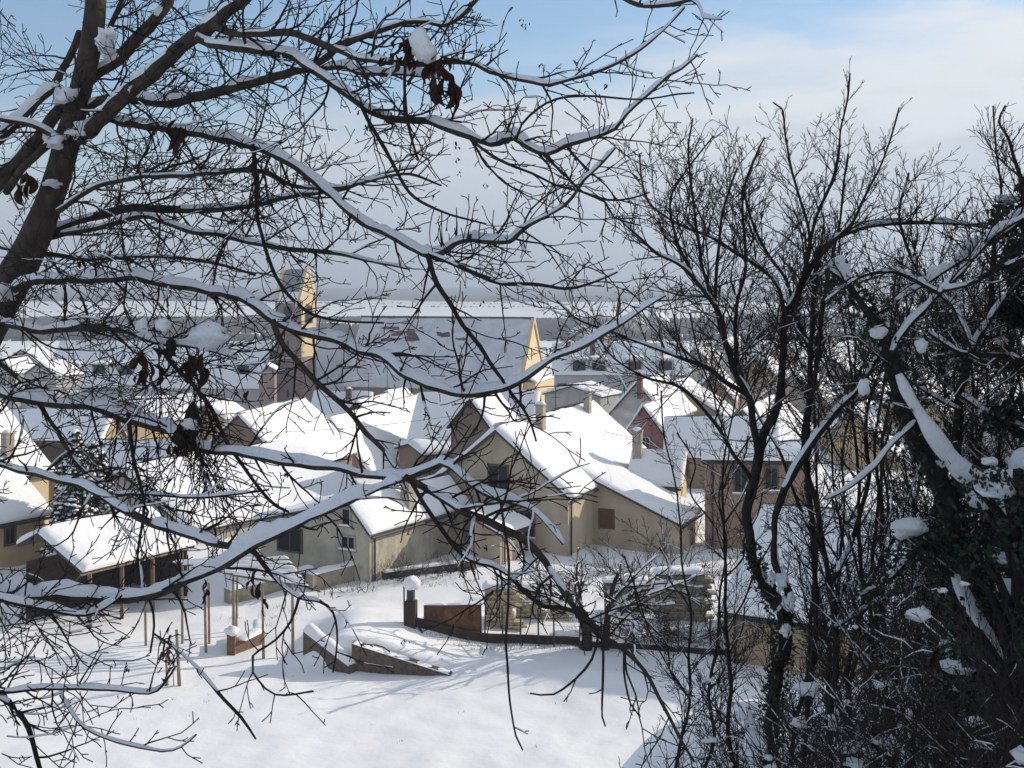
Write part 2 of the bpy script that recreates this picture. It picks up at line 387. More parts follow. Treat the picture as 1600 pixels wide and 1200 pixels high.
def window(h, face, p0, p1, frame='frame', glass='glass', shutters=None, name='window', bars=True, sill=True, fw=.09):
    """rectangle given by two photo pixels on a wall of h (face: 'front', 'right')"""
    if face == 'front': pl, n, t = h.A+h.w*h.over*.5, -h.w, h.u
    elif face == 'right': pl, n, t = h.A+h.u*(h.hw-h.over*.6), h.u, h.w
    a = hit(p0[0], p0[1], pl, n); b = hit(p1[0], p1[1], pl, n)
    t0, t1 = sorted([(a-pl).dot(t), (b-pl).dot(t)]); z0, z1 = sorted([a.z, b.z])
    O = Vector((pl.x, pl.y, 0)); Z = Vector((0, 0, 1))
    def pt(s, z, d): return O+t*s+Z*z+n*d
    def slab(m, s0, s1, za, zb_, d0, d1):
        lo = [pt(s0, za, d0), pt(s1, za, d0), pt(s1, zb_, d0), pt(s0, zb_, d0)]
        m.hexa(lo, [q+n*(d1-d0) for q in lo])
    m = MB()
    slab(m, t0-fw, t0, z0-fw, z1+fw, -.02, .07); slab(m, t1, t1+fw, z0-fw, z1+fw, -.02, .07)
    slab(m, t0, t1, z1, z1+fw, -.02, .07); slab(m, t0, t1, z0-fw, z0, -.02, .07)
    if bars: slab(m, (t0+t1)/2-.025, (t0+t1)/2+.025, z0, z1, .012, .04)
    f = m.build(name, M[frame], h.root)
    m = MB(); slab(m, t0, t1, z0, z1, -.03, .012); m.build('pane', M[glass], f)
    if sill:
        m = MB(); slab(m, t0-.15, t1+.15, z0-fw-.07, z0-fw, -.02, .16); s_ = m.build('sill', M['stone'], f)
        m = MB(); slab(m, t0-.13, t1+.13, z0-fw, z0-fw+.07, .07, .15); m.build('snow', M['snow'], f)
    if shutters:
        for s0, s1 in ((t0-fw-.5, t0-fw-.02), (t1+fw+.02, t1+fw+.5)):
            m = MB(); slab(m, s0, s1, z0-.03, z1+.03, -.02, .05); m.build('shutter', M[shutters], f)
    return f
def chimney(h, px, py, wpx, toppy, mat_='chimney', face='r', cap=True, az=None):
    """chimney rising from pixel (px,py) on a slope of h up to pixel row toppy"""
    n = h.nr if face == 'r' else h.nl
    B = hit(px, py, h.A, n); wd = wpx/F*B.y*.82; top = CZ-(toppy-HY)/F*B.y
    m = MB(); m.box((B.x, B.y, B.z-1.0), wd, wd*1.15, top-B.z+1.0, az=math.degrees(math.atan2(h.w.x, h.w.y)))
    c = m.build('chimney', M[mat_], h.root); aa = math.degrees(math.atan2(h.w.x, h.w.y))
    m = MB(); m.box((B.x, B.y, top), wd*1.22, wd*1.38, .08, az=aa)
    k = .05*0; m.build('cap', M['stone'], c)
    m = MB(); m.ball((B.x, B.y, top+.08), wd*.62, wd*.66, .17, px, .1, 12, 6); m.build('snow', M['snow'], c, True)
    return c
def dormer(h, px, py, wm, hm, depth=2.0, lit=None, glass='glass', mat_='palegrey'):
    """shed dormer on the right slope of h with its window facing out of the slope"""
    B = hit(px, py, h.A, h.nr); u, w, Z = h.u, h.w, Vector((0, 0, 1)); m = MB()
    lo = [B-w*wm/2-u*depth, B-w*wm/2, B+w*wm/2, B+w*wm/2-u*depth]
    lo = [p+Z*(-.2) for p in lo]; hi = [p+Z*(hm+.2+(.25 if k in (0, 3) else 0)) for k, p in enumerate(lo)]
    m.hexa(lo, hi); d = m.build('dormer', M[mat_], h.root)
    m = MB(); q = B+u*.012
    lo = [q-w*wm*.38+Z*.12, q+w*wm*.38+Z*.12, q+w*wm*.38+Z*hm*.86, q-w*wm*.38+Z*hm*.86]; m.hexa([p-u*.03 for p in lo], [p+u*.02 for p in lo])
    m.build('pane', M[glass], d)
    m = MB(); b_ = (u*depth-Z*.25).normalized(); nn = w.cross(b_); nn = nn if nn.z > 0 else -nn
    snow_quad(m, B-u*depth+Z*(hm+.25)-w*(wm/2+.12), w, wm+.24, b_, depth+.15, nn, .22, px, .5); m.build('snow', M['snow'], d, True)
def antenna(px, py0, py1, Y, label):
    m = MB(); a = P(px, py1, Y); b = P(px, py0, Y); m.tube([a, b], [.03, .025], 5)
    for k, (dz, hw) in enumerate(((.1, .5), (.35, .4), (.6, .3))):
        m.bar(b-Vector((hw, 0, dz)), b+Vector((hw, 0.15, -dz)), .025)
    for q in (-.3, -.1, .1, .3): m.bar(b+Vector((q, -.25, -.1)), b+Vector((q, .25, -.1)), .02)
    tag(m.build('antenna', M['metal'], origin=a), label, 'antenna')

# ------------------------------------------------------------------ the houses
h1 = gable('beige gabled house in the middle with a square dark window under its peak', 775, 671, 65, 22.5, 892, 779, 925, zb=-.8, wall='beige', snow=.26)
window(h1, 'front', (765, 727), (793, 764)); window(h1, 'front', (806, 800), (834, 838))
window(h1, 'front', (773, 852), (792, 874), bars=True, sill=False)
chimney(h1, 845, 679, 15, 634); chimney(h1, 918, 652, 12, 612)
# lean-to wing on its right
P1 = hit(905, 737, h1.A, h1.nr); R3 = hit(1065, 820, P1, h1.w)
hw3 = (R3-P1).dot(h1.u); m_ = (1097-CX)/F; L3 = (m_*R3.y-R3.x)/(h1.w.x-m_*h1.w.y)
h3 = house('long low lean-to wing with a single snow slope right of the beige gabled house', P1, 22.5, max(3.5, L3), hw3, P1.z-R3.z, hl=0.0, dl=0.0, zb=-.8, wall='beige', snow=.26)
window(h3, 'front', (888, 796), (922, 834), sill=False); window(h3, 'front', (938, 797), (958, 824), glass='shutter', sill=False)
h2 = gable('dark brown half-timbered gable rising behind the left shoulder of the beige house', 735, 622, 79, 22.5, 792, 705, 778, lx=698, ly=668, wall='brownwall', roofmat='darkwood')
h2b = broad('small shaded roof wedged between the beige house and the church end', 776, 612, 88, 96, 842, 655, wall='grey')
h11 = gable('grey gabled house with a long stained stucco side wall beside the white field', 545, 783, 58.5, 30, 580, 835, 700, lx=398, ly=812, zb=-.3, wall='stucco', snow=.22)
window(h11, 'front', (536, 795), (547, 819), frame='wframe', bars=False); window(h11, 'front', (535, 838), (554, 857), frame='wframe')
window(h11, 'front', (436, 824), (471, 862), sill=False)
chimney(h11, 638, 800, 20, 752)
# small annex right of the stucco wall
ax = P(762, 800, 60)
house('little snow-covered annex between the stained stucco wall and the beige house', P(732, 803, 62), 30, 2.6, 1.9, .8, hl=0.0, dl=0.0, zb=-.5, wall='beige', snow=.25)
h8 = gable('broad low barn with a wide sunlit snow roof left of the grey gabled house', 190, 735, 68, 32, 300, 832, 470, wall='grey', snow=.3)
h9 = None
h6 = gable('sunlit steep snow roof with a tall pale chimney at the left picture edge', 0, 628, 76, 30, 84, 737, 0, back=True, L=14, wall='cream')
chimney(h6, 12, 722, 16, 678)
h6b = gable('lower yellow house with a sunlit snow roof at the left picture edge', 18, 722, 64, 30, 80, 803, 0, back=True, L=12, wall='yellow')
window(h6b, 'right', (8, 826), (22, 848), sill=False)
h5 = broad('long shaded blue-white roof behind the conifer on the left', 0, 642, 108, 95, 178, 690, wall='ochre')
h5b = broad('shaded snow roof below the yellow wall left of centre', 128, 690, 97, 95, 284, 728, wall='brownwall')
h5c = gable('small house with a bright yellow sunlit side wall between two shaded roofs', 198, 645, 112, 38, 213, 663, 262, L=6.5, wall='yellow')
h5d = broad('steep bare dark tiled roof beside the conifer', 52, 688, 82, 95, 128, 742, pitch=50, snow=0, wall='brownwall')
h12 = gable('wide sunlit snow roof with a dark brown front gable left of centre', 372, 648, 89, 13, 462, 742, 475, wall='brownwall', snow=.26)
chimney(h12, 450, 707, 12, 693, 'brickchim')
h13 = gable('sunlit snow roof with a grey verge board in the centre of the village', 512, 655, 105, 15, 580, 742, 660, wall='ochre', snow=.28)
chimney(h13, 655, 668, 9, 650, 'brickchim')
house('flat-roofed snowy store with a brown open front below the central roofs', P(640, 693, 84), 60, 4.0, 2.2, .5, zb=-3, wall='brownwall', snow=.3)
h14 = broad('shaded roof with a brown chimney just in front of the church wall', 492, 613, 132, 95, 582, 655, wall='grey')
chimney(h14, 545, 628, 9, 608, 'brickchim')
gable('small sunlit roof with a dark front gable behind the central roofs', 556, 628, 122, 15, 575, 648, 612, wall='darkwood')
gable('tiny sunlit snow roof with a peak under the church eave', 602, 612, 130, 20, 622, 634, 632, wall='grey')
broad('shaded blue snow roof between the central sunlit roofs and the dark brown gable', 655, 616, 112, 100, 742, 702, wall='grey')
# right of centre
h18 = gable('grey gabled house with a sunlit snow roof and dark chimneys right of centre', 995, 597, 120, 22, 1046, 658, 1040, wall='grey')
chimney(h18, 1000, 606, 9, 586, 'brickchim'); chimney(h18, 999, 640, 9, 618, 'brickchim', face='l')
h18b = gable('wide sunlit snow roof behind the grey gabled house', 1052, 598, 134, 22, 1145, 660, 1075, wall='ochre')
gable('ochre gabled house with snow on its verge far right of centre', 1112, 583, 140, 12, 1150, 628, 1122, wall='ochre')
h19 = gable('dusty pink gabled house with a small white-framed window', 1005, 634, 98, 22, 1056, 704, 1048, lx=968, ly=689, wall='pink')
window(h19, 'front', (1003, 684), (1014, 702), frame='wframe')
h20 = broad('broad shaded snow roof right of the pink gable', 1040, 653, 96, 98, 1215, 714, wall='salmon')
h21 = broad('low ochre annex with a shaded snow roof and a pale chimney behind the lean-to wing', 990, 704, 72, 106, 1071, 757, wall='yellow', snow=.2)
chimney(h21, 996, 718, 15, 674)
h22 = broad('salmon house with two dark windows behind the bare trees on the right', 1098, 694, 68, 95, 1262, 718, pitch=35, wall='salmon')
window(h22, 'right', (1148, 732), (1168, 768)); window(h22, 'right', (1196, 732), (1214, 764))
h23 = gable('large bright snow roof seen through the bare trees on the right', 1160, 640, 112, 22, 1330, 800, 1215, wall='brownwall')
h23b = gable('second bright snow roof glimpsed far right through the branches', 1330, 640, 118, 22, 1460, 770, 1375, wall='yellow')
h24 = broad('near low ochre outbuilding with a long shaded snow roof on the right', 1195, 792, 51, 121, 1600, 955, pitch=34, wall='ochre', zb=-.4)
# behind: church neighbours
h2x = broad('long shaded roof with dormer windows left of the church tower', 95, 534, 200, 93, 425, 606, wall='palegrey')
for q in (112, 197, 380): dormer(h2x, q, 588, 2.3, 1.9)
dormer(h2x, 155, 588, 2.3, 1.9)
h25 = broad('long shaded mansard-like roof with dormers just right of the church', 864, 538, 172, 92, 1075, 586, wall='palegrey')
for q in (905, 935): dormer(h25, q, 583, 2.2, 1.8)
for q in (992, 1040): dormer(h25, q, 583, 2.2, 1.8)
chimney(h25, 888, 552, 8, 534, 'brickchim'); chimney(h25, 926, 560, 8, 533, 'brickchim')
window(h25, 'right', (872, 600), (886, 614), sill=False)
gable('small sunlit snow roof between the church end and the grey gable', 893, 603, 140, 30, 940, 620, 925, wall='grey')
for (lb, a_) in (('small sunlit roof at the far left edge below the tree trunk', (2, 560, 188, 20, 24, 584, 40, 'grey')),
        ('pointed sunlit roof second from the left edge in the far row', (33, 546, 205, 25, 60, 566, 70, 'palegrey')),
        ('sunlit roof tucked under the left end of the long dormered roof', (62, 566, 176, 28, 88, 588, 104, 'grey')),
        ('low sunlit roof below the long dormered roof', (205, 628, 150, 60, 230, 640, 330, 'brownwall'))):
    gable(lb, *a_[:7], wall=a_[7])
gable('tan house with snowy roof left of the dark brown gable', 322, 632, 120, 20, 352, 655, 360, wall='ochre')
FL = ['ochre house directly above the salmon house, seen through branches', 'beige house with a broad gable behind the left trunks of the thicket', 'small grey house high in the row behind the thicket', 'ochre gabled house behind the middle of the thicket', 'yellow gabled house behind the leaning ivy trunk', 'beige house behind the forked dark trunk at the right', 'grey house at the right picture edge behind the evergreen', 'small grey house on the village edge, nearer of two left of the thicket', 'smallest grey house farthest out on the village edge left of the thicket']
farr = [(1180, 560, 165, 24, 1215, 588, 1200, 'ochre'), (1238, 585, 140, 22, 1290, 625, 1268, 'beige'), (1300, 560, 170, 20, 1335, 588, 1318, 'grey'),
        (1345, 590, 130, 24, 1400, 640, 1378, 'ochre'), (1420, 600, 125, 24, 1480, 650, 1450, 'yellow'), (1500, 585, 140, 20, 1550, 628, 1530, 'beige'), (1560, 620, 120, 18, 1620, 680, 1590, 'grey'), (1085, 545, 200, 30, 1105, 560, 1110, 'grey'), (1130, 530, 240, 30, 1150, 545, 1155, 'grey')]
for k, a_ in enumerate(farr):
    gable(FL[k], *a_[:7], wall=a_[7], group='village houses behind the right-hand trees')
# tiny houses at the edge of the plain
rnd = random.Random(5)
for k in range(34):
    Y = rnd.uniform(330, 900); px = rnd.uniform(940, 1560) if k < 26 else rnd.uniform(880, 1100); X = (px-CX)/F*Y
    z = gz(X, Y); house('tiny snow-roofed house among trees in the plain beyond the village', Vector((X, Y, z+6.5)), rnd.uniform(-50, 60), rnd.uniform(8, 13), 4.2, 3.4, zb=z-.3,
        wall=rnd.choice(['palegrey', 'ochre', 'beige', 'grey']), snow=.3, group='tiny houses in the plain beyond the village', step=4)
antenna(605, 545, 625, 118, 'thin double aerial mast standing above the central roofs')
antenna(576, 582, 632, 112, 'short television aerial left of the aerial mast')
antenna(868, 605, 652, 75, 'thin pole aerial on the ridge between the two chimneys of the beige house')

# ------------------------------------------------------------------ church
def church():
    az = 105.0; w = Vector((math.sin(R(az)), math.cos(R(az)), 0)); u = Vector((math.cos(R(az)), -math.sin(R(az)), 0)); Z = Vector((0, 0, 1))
    D = 200.0
    E = P(833, 500, D)
    m_ = (566-CX)/F; L = (E.x-m_*E.y)/(w.x-m_*w.y); A = E-w*L
    kk = (604-HY)/F; tp = math.tan(R(52)); hw = (kk*A.y-(CZ-A.z))/(tp-kk*u.y)
    nave = house('large church with a steep snow-covered nave roof and a saddle-roofed bell tower', A, az, L, hw, hw*tp, wall='brownwall', snow=.25, snowmat='thinsnow', name='church', cat='church', over=.3, step=1.2, nosnow=())  # brown on nave and choir walls paints in the shade under the eaves
    root = nave.root
    # choir, lower and to the left
    m2 = (476-CX)/F; s2 = (m2*A.y-A.x)/(-w.x+m2*w.y); A2 = A-w*s2; A2.z = CZ-(533-HY)/F*A2.y; L2 = s2
    m = MB(); hw2 = hw*.74; dz2 = hw2*tp
    o = [A2-u*hw2-Z*dz2, A2, A2+u*hw2-Z*dz2, Vector((*(A2+u*hw2).xy, nave.zb)), Vector((*(A2-u*hw2).xy, nave.zb))]
    m.hexa(o, [p+w*L2 for p in o]); ch = m.build('choir', M['brownwall'], root)
    m = MB(); b_ = (u*hw2-Z*dz2).normalized(); n_ = w.cross(b_); n_ = n_ if n_.z > 0 else -n_
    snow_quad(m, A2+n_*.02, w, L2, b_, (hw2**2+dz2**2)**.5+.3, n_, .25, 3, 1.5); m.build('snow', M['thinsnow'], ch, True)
    # bare tile patches where snow has slid, near the ridge
    m = MB(); rr = random.Random(3)
    for k in range(46):
        px = rr.gauss(650, 38); py = rr.uniform(511, 532)
        if px < 595 or px > 745: continue
        B = hit(px, py, A+nave.nr*.30, nave.nr); s = rr.uniform(.2, .95); q = []
        for i in range(9):
            an = i*6.283/9; rad = s*rr.uniform(.6, 1.2); q.append(B+w*math.cos(an)*rad*1.7+nave.br*math.sin(an)*rad*.45)
        m.hexa([p-nave.nr*.1 for p in q], q)
    m.build('bare_tiles', M['redtile'], nave.roof)
    m = MB(); m.bar(A+Z*.3-w*.1, E+Z*.3+w*.1, .45, .35); m.build('ridge_tiles', M['tile'], nave.roof)
    m = MB(); q = [E-u*(hw-.3)-Z*(hw-.2)*tp, E-Z*.3, E+u*(hw-.3)-Z*(hw-.2)*tp, Vector((*(E+u*(hw-.3)).xy, nave.zb)), Vector((*(E-u*(hw-.3)).xy, nave.zb))]; m.hexa([p-w*.2 for p in q], [p+w*.02 for p in q]); m.build('gable_front', M['cream'], root)  # cream on the sunlit end only; the brown walls carry painted shade
    # gable end: stone verge, slit, porch roof and buttress
    g = A+w*(L-.15)
    m = MB(); q = g-Z*6.2+u*.9; m.hexa([q+w*0, q+w*0+u*.5, q+w*0+u*.5+Z*1.9, q+Z*1.9], [q+w*.2, q+w*.2+u*.5, q+w*.2+u*.5+Z*1.9, q+w*.2+Z*1.9]); m.build('window', M['glass'], root)
    for k in (-1, 1):
        m = MB(); m.bar(E+w*.05+Z*.25, E+w*.05+u*k*(hw+.2)-Z*(hw+.2)*tp+Z*.25, .5, .45); m.build('verge', M['cream'], root)
    q = E-Z*9.3+u*hw*.75+w*.1; m = MB()
    m.hexa([q-u*hw*1.5, q, q+Z*-4+Z*0, q-u*hw*1.5-Z*4], [q-u*hw*1.5+w*1.8, q+w*1.8, q+w*1.8-Z*4, q-u*hw*1.5+w*1.8-Z*4]); pc = m.build('porch', M['cream'], root)
    m = MB(); bb = (w*2.0-Z*1.0).normalized(); nn = u.cross(bb); nn = nn if nn.z > 0 else -nn
    snow_quad(m, q-u*hw*1.52+Z*1.0, u, hw*1.56, bb, 2.3, nn, .3, 4, .8); m.build('snow', M['snow'], pc, True)
    # tower
    taz = 58.0; tw = Vector((math.sin(R(taz)), math.cos(R(taz)), 0)); tu = Vector((math.cos(R(taz)), -math.sin(R(taz)), 0))
    # front face spans px 430..470 (normal -x' side), lit face 470..494
    C = P(470, 471, 196.0)                # near upper corner between shaded and sunlit faces
    f1 = Vector((-math.cos(R(20)), math.sin(R(20)), 0)); f2 = Vector((math.sin(R(20)), math.cos(R(20)), 0))
    f1.rotate(__import__('mathutils').Euler((0, 0, 0))); 
    def solve(d, px):
        m_ = (px-CX)/F; return (m_*C.y-C.x)/(d.x-m_*d.y)
    f1 = Vector((-math.cos(R(12)), math.sin(R(12)), 0)); f2 = Vector((math.sin(R(12)), math.cos(R(12)), 0))
    # the sunlit side must face right: turn the block so that it opens towards the camera
    an = 27; f1 = Vector((-math.cos(R(an)), -math.sin(R(an))*-1, 0)); f2 = Vector((math.sin(R(an)), math.cos(R(an)), 0))
    l1 = solve(f1, 430); l2 = solve(f2, 494)
    l1 = abs(l1); l2 = abs(l2)
    zb = nave.zb
    m = MB(); q = [C, C+f2*l2, C+f1*l1+f2*l2, C+f1*l1]
    m.hexa([Vector((p.x, p.y, zb)) for p in q], q); tower = m.build('tower', M['rose'], root)
    # saddle roof: ridge parallel to f1 (roof faces the camera), gables on the sunlit side
    hr = 4.9; mid = f2*l2/2; o1, o2 = C+mid+Z*hr, C+mid+f1*l1+Z*hr
    m = MB(); m.hexa([C-f1*0, C+f2*l2, o1], [C+f1*.45, C+f2*l2+f1*.45, o1+f1*.45]); m.hexa([C+f1*(l1-.45), C+f2*l2+f1*(l1-.45), o2-f1*.45], [C+f1*l1, C+f2*l2+f1*l1, o2])
    for e in (C, C+f1*(l1-.45)):        # crow-shoulder gable coping
        for k in (0, 1):
            s0 = e+f2*(l2*k); s1 = e+mid+Z*hr
            m.bar(s0+f1*.2+Z*.2, s1+f1*.2+Z*.35, .55, .6)
    m.build('tower_gable', M['cream'], root)
    m = MB()
    for s0, sg in ((C, 1), (C+f2*l2, -1)):
        b_ = (s0-(C+mid+Z*hr)); lb = b_.length; b_ = b_/lb; n_ = f1.cross(b_); n_ = n_ if n_.z > 0 else -n_
        q = [s0+f1*.5, s0+f1*(l1-.5), s0+f1*(l1-.5)-b_*lb, s0+f1*.5-b_*lb]; m.hexa([p-n_*.15 for p in q], [p+n_*.05 for p in q])
    tr = m.build('tower_roof', M['slate'], root)
    m = MB(); b_ = (C-(C+mid+Z*hr)); lb = b_.length; b_ = b_/lb; n_ = f1.cross(b_); n_ = n_ if n_.z > 0 else -n_
    snow_quad(m, C+mid+Z*hr+f1*.5+n_*.06+b_*lb*.72, f1, l1-1.0, b_, lb*.28+.3, n_, .16, 1, .4)
    b_ = (C+f2*l2-(C+mid+Z*hr)).normalized(); n_ = f1.cross(b_); n_ = n_ if n_.z > 0 else -n_
    snow_quad(m, C+mid+Z*hr+f1*.5+n_*.06, f1, l1-1.0, b_, lb+.3, n_, .22, 2, .7); m.build('snow', M['snow'], tr, True)
    n1 = Vector((-f2.x, -f2.y, 0)); n2 = Vector((-f1.x, -f1.y, 0))
    def arch(base, t, n, ww, hh, nm='window', mt='glass', deep=.08):
        pts = [base-t*ww/2, base+t*ww/2]
        for i in range(9):
            a_ = math.pi*i/8; pts.append(base+t*math.cos(a_)*ww/2+Z*(hh-ww/2+math.sin(a_)*ww/2))
        m = MB(); m.hexa([p-n*.05 for p in pts], [p+n*deep for p in pts]); return m.build(nm, M[mt], tower)
    c1 = C+f1*l1*.5; c2 = C+f2*l2*.5
    for base, t, n in ((c1, f1, n1), (c2, f2, n2)):
        wsur = arch(base-Z*3.4, t, n, 2.1, 2.9, 'window_surround', 'quoin', .05)
        arch(base-Z*3.3, t, n, 1.5, 2.6, 'belfry_window', 'glass', .09)
    for zz in (7.2, 11.6, 14.8): arch(c1-Z*zz, f1, n1, .45, 1.2, 'slit_window', 'glass', .06)
    for zz in (5.3, ):
        for base, t, n, l_ in ((C, f1, n1, l1), (C, f2, n2, l2)):
            m = MB(); q = [base-Z*zz+n*.15, base-Z*zz+t*l_+n*.15, base-Z*(zz-.3)+t*l_+n*.15, base-Z*(zz-.3)+n*.15]
            m.hexa(q, [p-n*.25 for p in q]); m.build('string_course', M['quoin'], tower)
    m = MB(); i = 0; z = C.z-5.8
    while z > zb+1:
        wd = .85 if i % 2 else .5
        for c0, s in ((C, 1), (C+f1*l1, -1)):
            a_ = Vector((c0.x, c0.y, z)); q = [a_+n1*.03, a_+f1*wd*s+n1*.03, a_+f1*wd*s+n1*.03+Z*.38, a_+n1*.03+Z*.38]; m.hexa(q, [p-n1*.1 for p in q])
        a_ = Vector((C.x, C.y, z)); wd2 = 1.35-wd; q = [a_+n2*.03, a_+f2*wd2+n2*.03, a_+f2*wd2+n2*.03+Z*.38, a_+n2*.03+Z*.38]; m.hexa(q, [p-n2*.1 for p in q])
        z -= .55; i += 1
    m.build('quoins', M['quoin'], tower)
    m = MB(); q = [C+f2*.15+n2*.01, C+f2*(l2-.02)+n2*.01, C+f2*(l2-.02)-Z*8.5+n2*.01, C+f2*.15-Z*8.5+n2*.01]; m.hexa(q, [p+n2*.02 for p in q]); m.build('painted_sunlit_face', M['cream'], tower)  # cream slab: sunlight painted onto the tower's right face
    # buttress / stair turret at the left
    return nave
church()
gable('pinkish annex with a sunlit curved verge against the church tower', 416, 570, 184, -6, 431, 578, 418, lx=402, ly=600, wall='rose', L=5, snow=.2)
# ------------------------------------------------------------------ garden
def gp(px, Y, dz=0):        # point on the snow at depth Y under pixel column px
    x = (px-CX)/F*Y; return Vector((x, Y, gz(x, Y)+dz))
def gy(px, py, Y0=36.0):    # depth where the snow surface meets the pixel
    Y = Y0
    while Y < 66:
        p = gp(px, Y)
        if HY+(CZ-p.z)/Y*F <= py: return Y
        Y += .05
    return 60
def snowcap(root, a, b, wid, h, seed=0, name='snow'):
    a = Vector(a); b = Vector(b); d = b-a; L = d.length; d = d/L; s = d.cross(Vector((0, 0, 1))).normalized(); n = s.cross(d).normalized()
    m = MB(); nn = max(6, int(L/.12)); K = 8
    for i in range(nn+1):
        t = i/nn; p = a+d*(L*t); e = math.sqrt(max(0, 1-(1-min(1, min(t, 1-t)*L/.25))**2))
        hh = h*(1+.35*noise.noise(p*1.6+Vector((seed, 0, 0)))*1.5)*e
        for k in range(K+1):
            an = math.pi*k/K; m.v.append(tuple(p+s*math.cos(an)*wid/2*(.93+.1*e)+Vector((0, 0, 1))*math.sin(an)**.7*hh))
    for i in range(nn):
        for k in range(K):
            q = i*(K+1)+k; m.f.append((q, q+1, q+K+2, q+K+1))
    return m.build(name, M['snow'], root, True)
def wingwall(pa, ya, pb, yb, ha, hb, label, group='brick wing walls of the garden steps', m_='brick', thick=.35, cap=.12):
    """low masonry wall between two pixel columns/depths, heights ha, hb above its foot"""
    A = gp(pa, ya); B = gp(pb, yb); za = min(gz(A.x, ya-.6), A.z); zb = min(gz(B.x, yb-.6), B.z); A.z = za; B.z = zb
    root = empty('garden_wall', A, label, 'wall', group); d = (B-A); d.z = 0; L = d.length; d = d/L; s = Vector((d.y, -d.x, 0))
    m = MB(); n = max(4, int(L/.18)); rnd = random.Random(int(pa)); rr = 7
    # coursed face with uneven stones: displaced grid
    for side, off in ((-1, 0), (1, thick)):
        base = len(m.v)
        for i in range(n+1):
            t = i/n; p = A.lerp(B, t); h = ha+(hb-ha)*t+.03*noise.noise(p*4)
            for j in range(rr+1):
                z = -.4+(h+.4)*j/rr; q = p-s*off*-1 if side > 0 else p
                bump = .03*noise.noise(Vector((t*L*3.3, z*5, pa)))
                m.v.append((q.x+s.x*(bump if side < 0 else off*0), q.y+s.y*bump, p.z+z))
        for i in range(n):
            for j in range(rr):
                a_ = base+i*(rr+1)+j; m.f.append((a_, a_+rr+1, a_+rr+2, a_+1))
    nb = (n+1)*(rr+1)
    for i in range(n):
        a_ = i*(rr+1)+rr; m.f.append((a_, a_+rr+1, a_+rr+1+nb, a_+nb))
    for i in (0, n):
        for j in range(rr):
            a_ = i*(rr+1)+j; m.f.append((a_, a_+1, a_+1+nb, a_+nb))
    w_ = m.build('masonry', M[m_], root)
    up = s*thick/2
    if cap: snowcap(root, A+up+Vector((0, 0, ha-.02)), B+up+Vector((0, 0, hb-.02)), thick+.1, cap, pa)
    return root
wingwall(554, 46.3, 707, 45.7, 1.02, .06, 'right brick wing wall tapering to the ground below the snowy terrace', cap=.03)
wingwall(484, 47.2, 556, 45.9, .82, .30, 'left brick wing wall with a deep snow cap, beside the garden steps', cap=.28)
# walls at the foot of the houses
wingwall(478, 57.2, 592, 60.2, .75, .75, 'low rendered wall with a flat snowy top in front of the grey gabled house', None, 'stone', .5, .16)
wingwall(350, 55.5, 484, 58.5, .62, .62, 'low stone wall with snow on top beside the pergola', None, 'stone', .5, .18)
wingwall(596, 58.8, 740, 60.5, .35, .45, 'stone footing wall with a thin snow line under the stained stucco wall', None, 'brick', .3, .1)
# brick planter
root = empty('brick_planter', gp(385, 49), 'little red brick cold frame half buried in snow behind the two stakes', 'planter')
m = MB(); a = gp(362, 48.2, -.2); b = gp(405, 49.4, -.2); m.bar(a+Vector((0, 0, .35)), b+Vector((0, 0, .35)), .25, .75); m.bar(b+Vector((0, 0, .35)), b+Vector((-.3, 1.4, .35)), .25, .75)
m.bar(a+Vector((0, 0, .35)), a+Vector((-.3, 1.4, .35)), .25, .75); m.box(a+Vector((0, 0, -.1)), .3, .3, 1.15); m.build('brickwork', M['redbrick'], root)
m = MB(); m.ball(a+Vector((0, 0, 1.08)), .27, .27, .2, 2); m.build('snow', M['snow'], root, True)
snowcap(root, a+Vector((0.3, 0.1, .70)), b+Vector((0, .1, .70)), .5, .14, 3); snowcap(root, b+Vector((0, 0, .70)), b+Vector((-.3, 1.4, .70)), .45, .16, 4)

# fence with plinth, pillar and panel
root = empty('garden_fence', gp(700, 49.6), 'dark wire garden fence on a low plinth with a snow-capped pillar and rusty sheet panels', 'fence')
pts = []
for px, Y in ((636, 49.2), (700, 49.3), (760, 49.4), (830, 49.4), (905, 49.2), (985, 48.8), (1062, 48.3), (1160, 47.6), (1260, 46.9), (1400, 46.2)): pts.append(gp(px, Y))
m = MB()
for a, b in zip(pts, pts[1:]): m.bar(a+Vector((0, 0, .02)), b+Vector((0, 0, .02)), .12, .62 if a.x < 2 else .34)
m.build('plinth', M['kerb'], root)
a = gp(642, 49.1); m = MB(); m.box(a+Vector((0, 0, -.3)), .42, .42, 1.25, 10); pl_ = m.build('pillar', M['kerb'], root)
m = MB(); m.box(a+Vector((0, 0, .9)), .26, .26, .6, 10); m.build('lamp_box', M['metal'], pl_)
m = MB(); m.ball(a+Vector((.02, 0, 1.62)), .36, .34, .27, 5, .08, 16, 10); m.build('snow', M['snow'], pl_, True)
m = MB(); m.tube([gp(632, 49, -.2), gp(631, 49, 1.75)], [.03, .03], 6); m.tube([gp(650, 49.1, .2), gp(660, 48.7, .0)], [.05, .05], 6); m.build('stay', M['metal'], root)
prev = None; k = 0
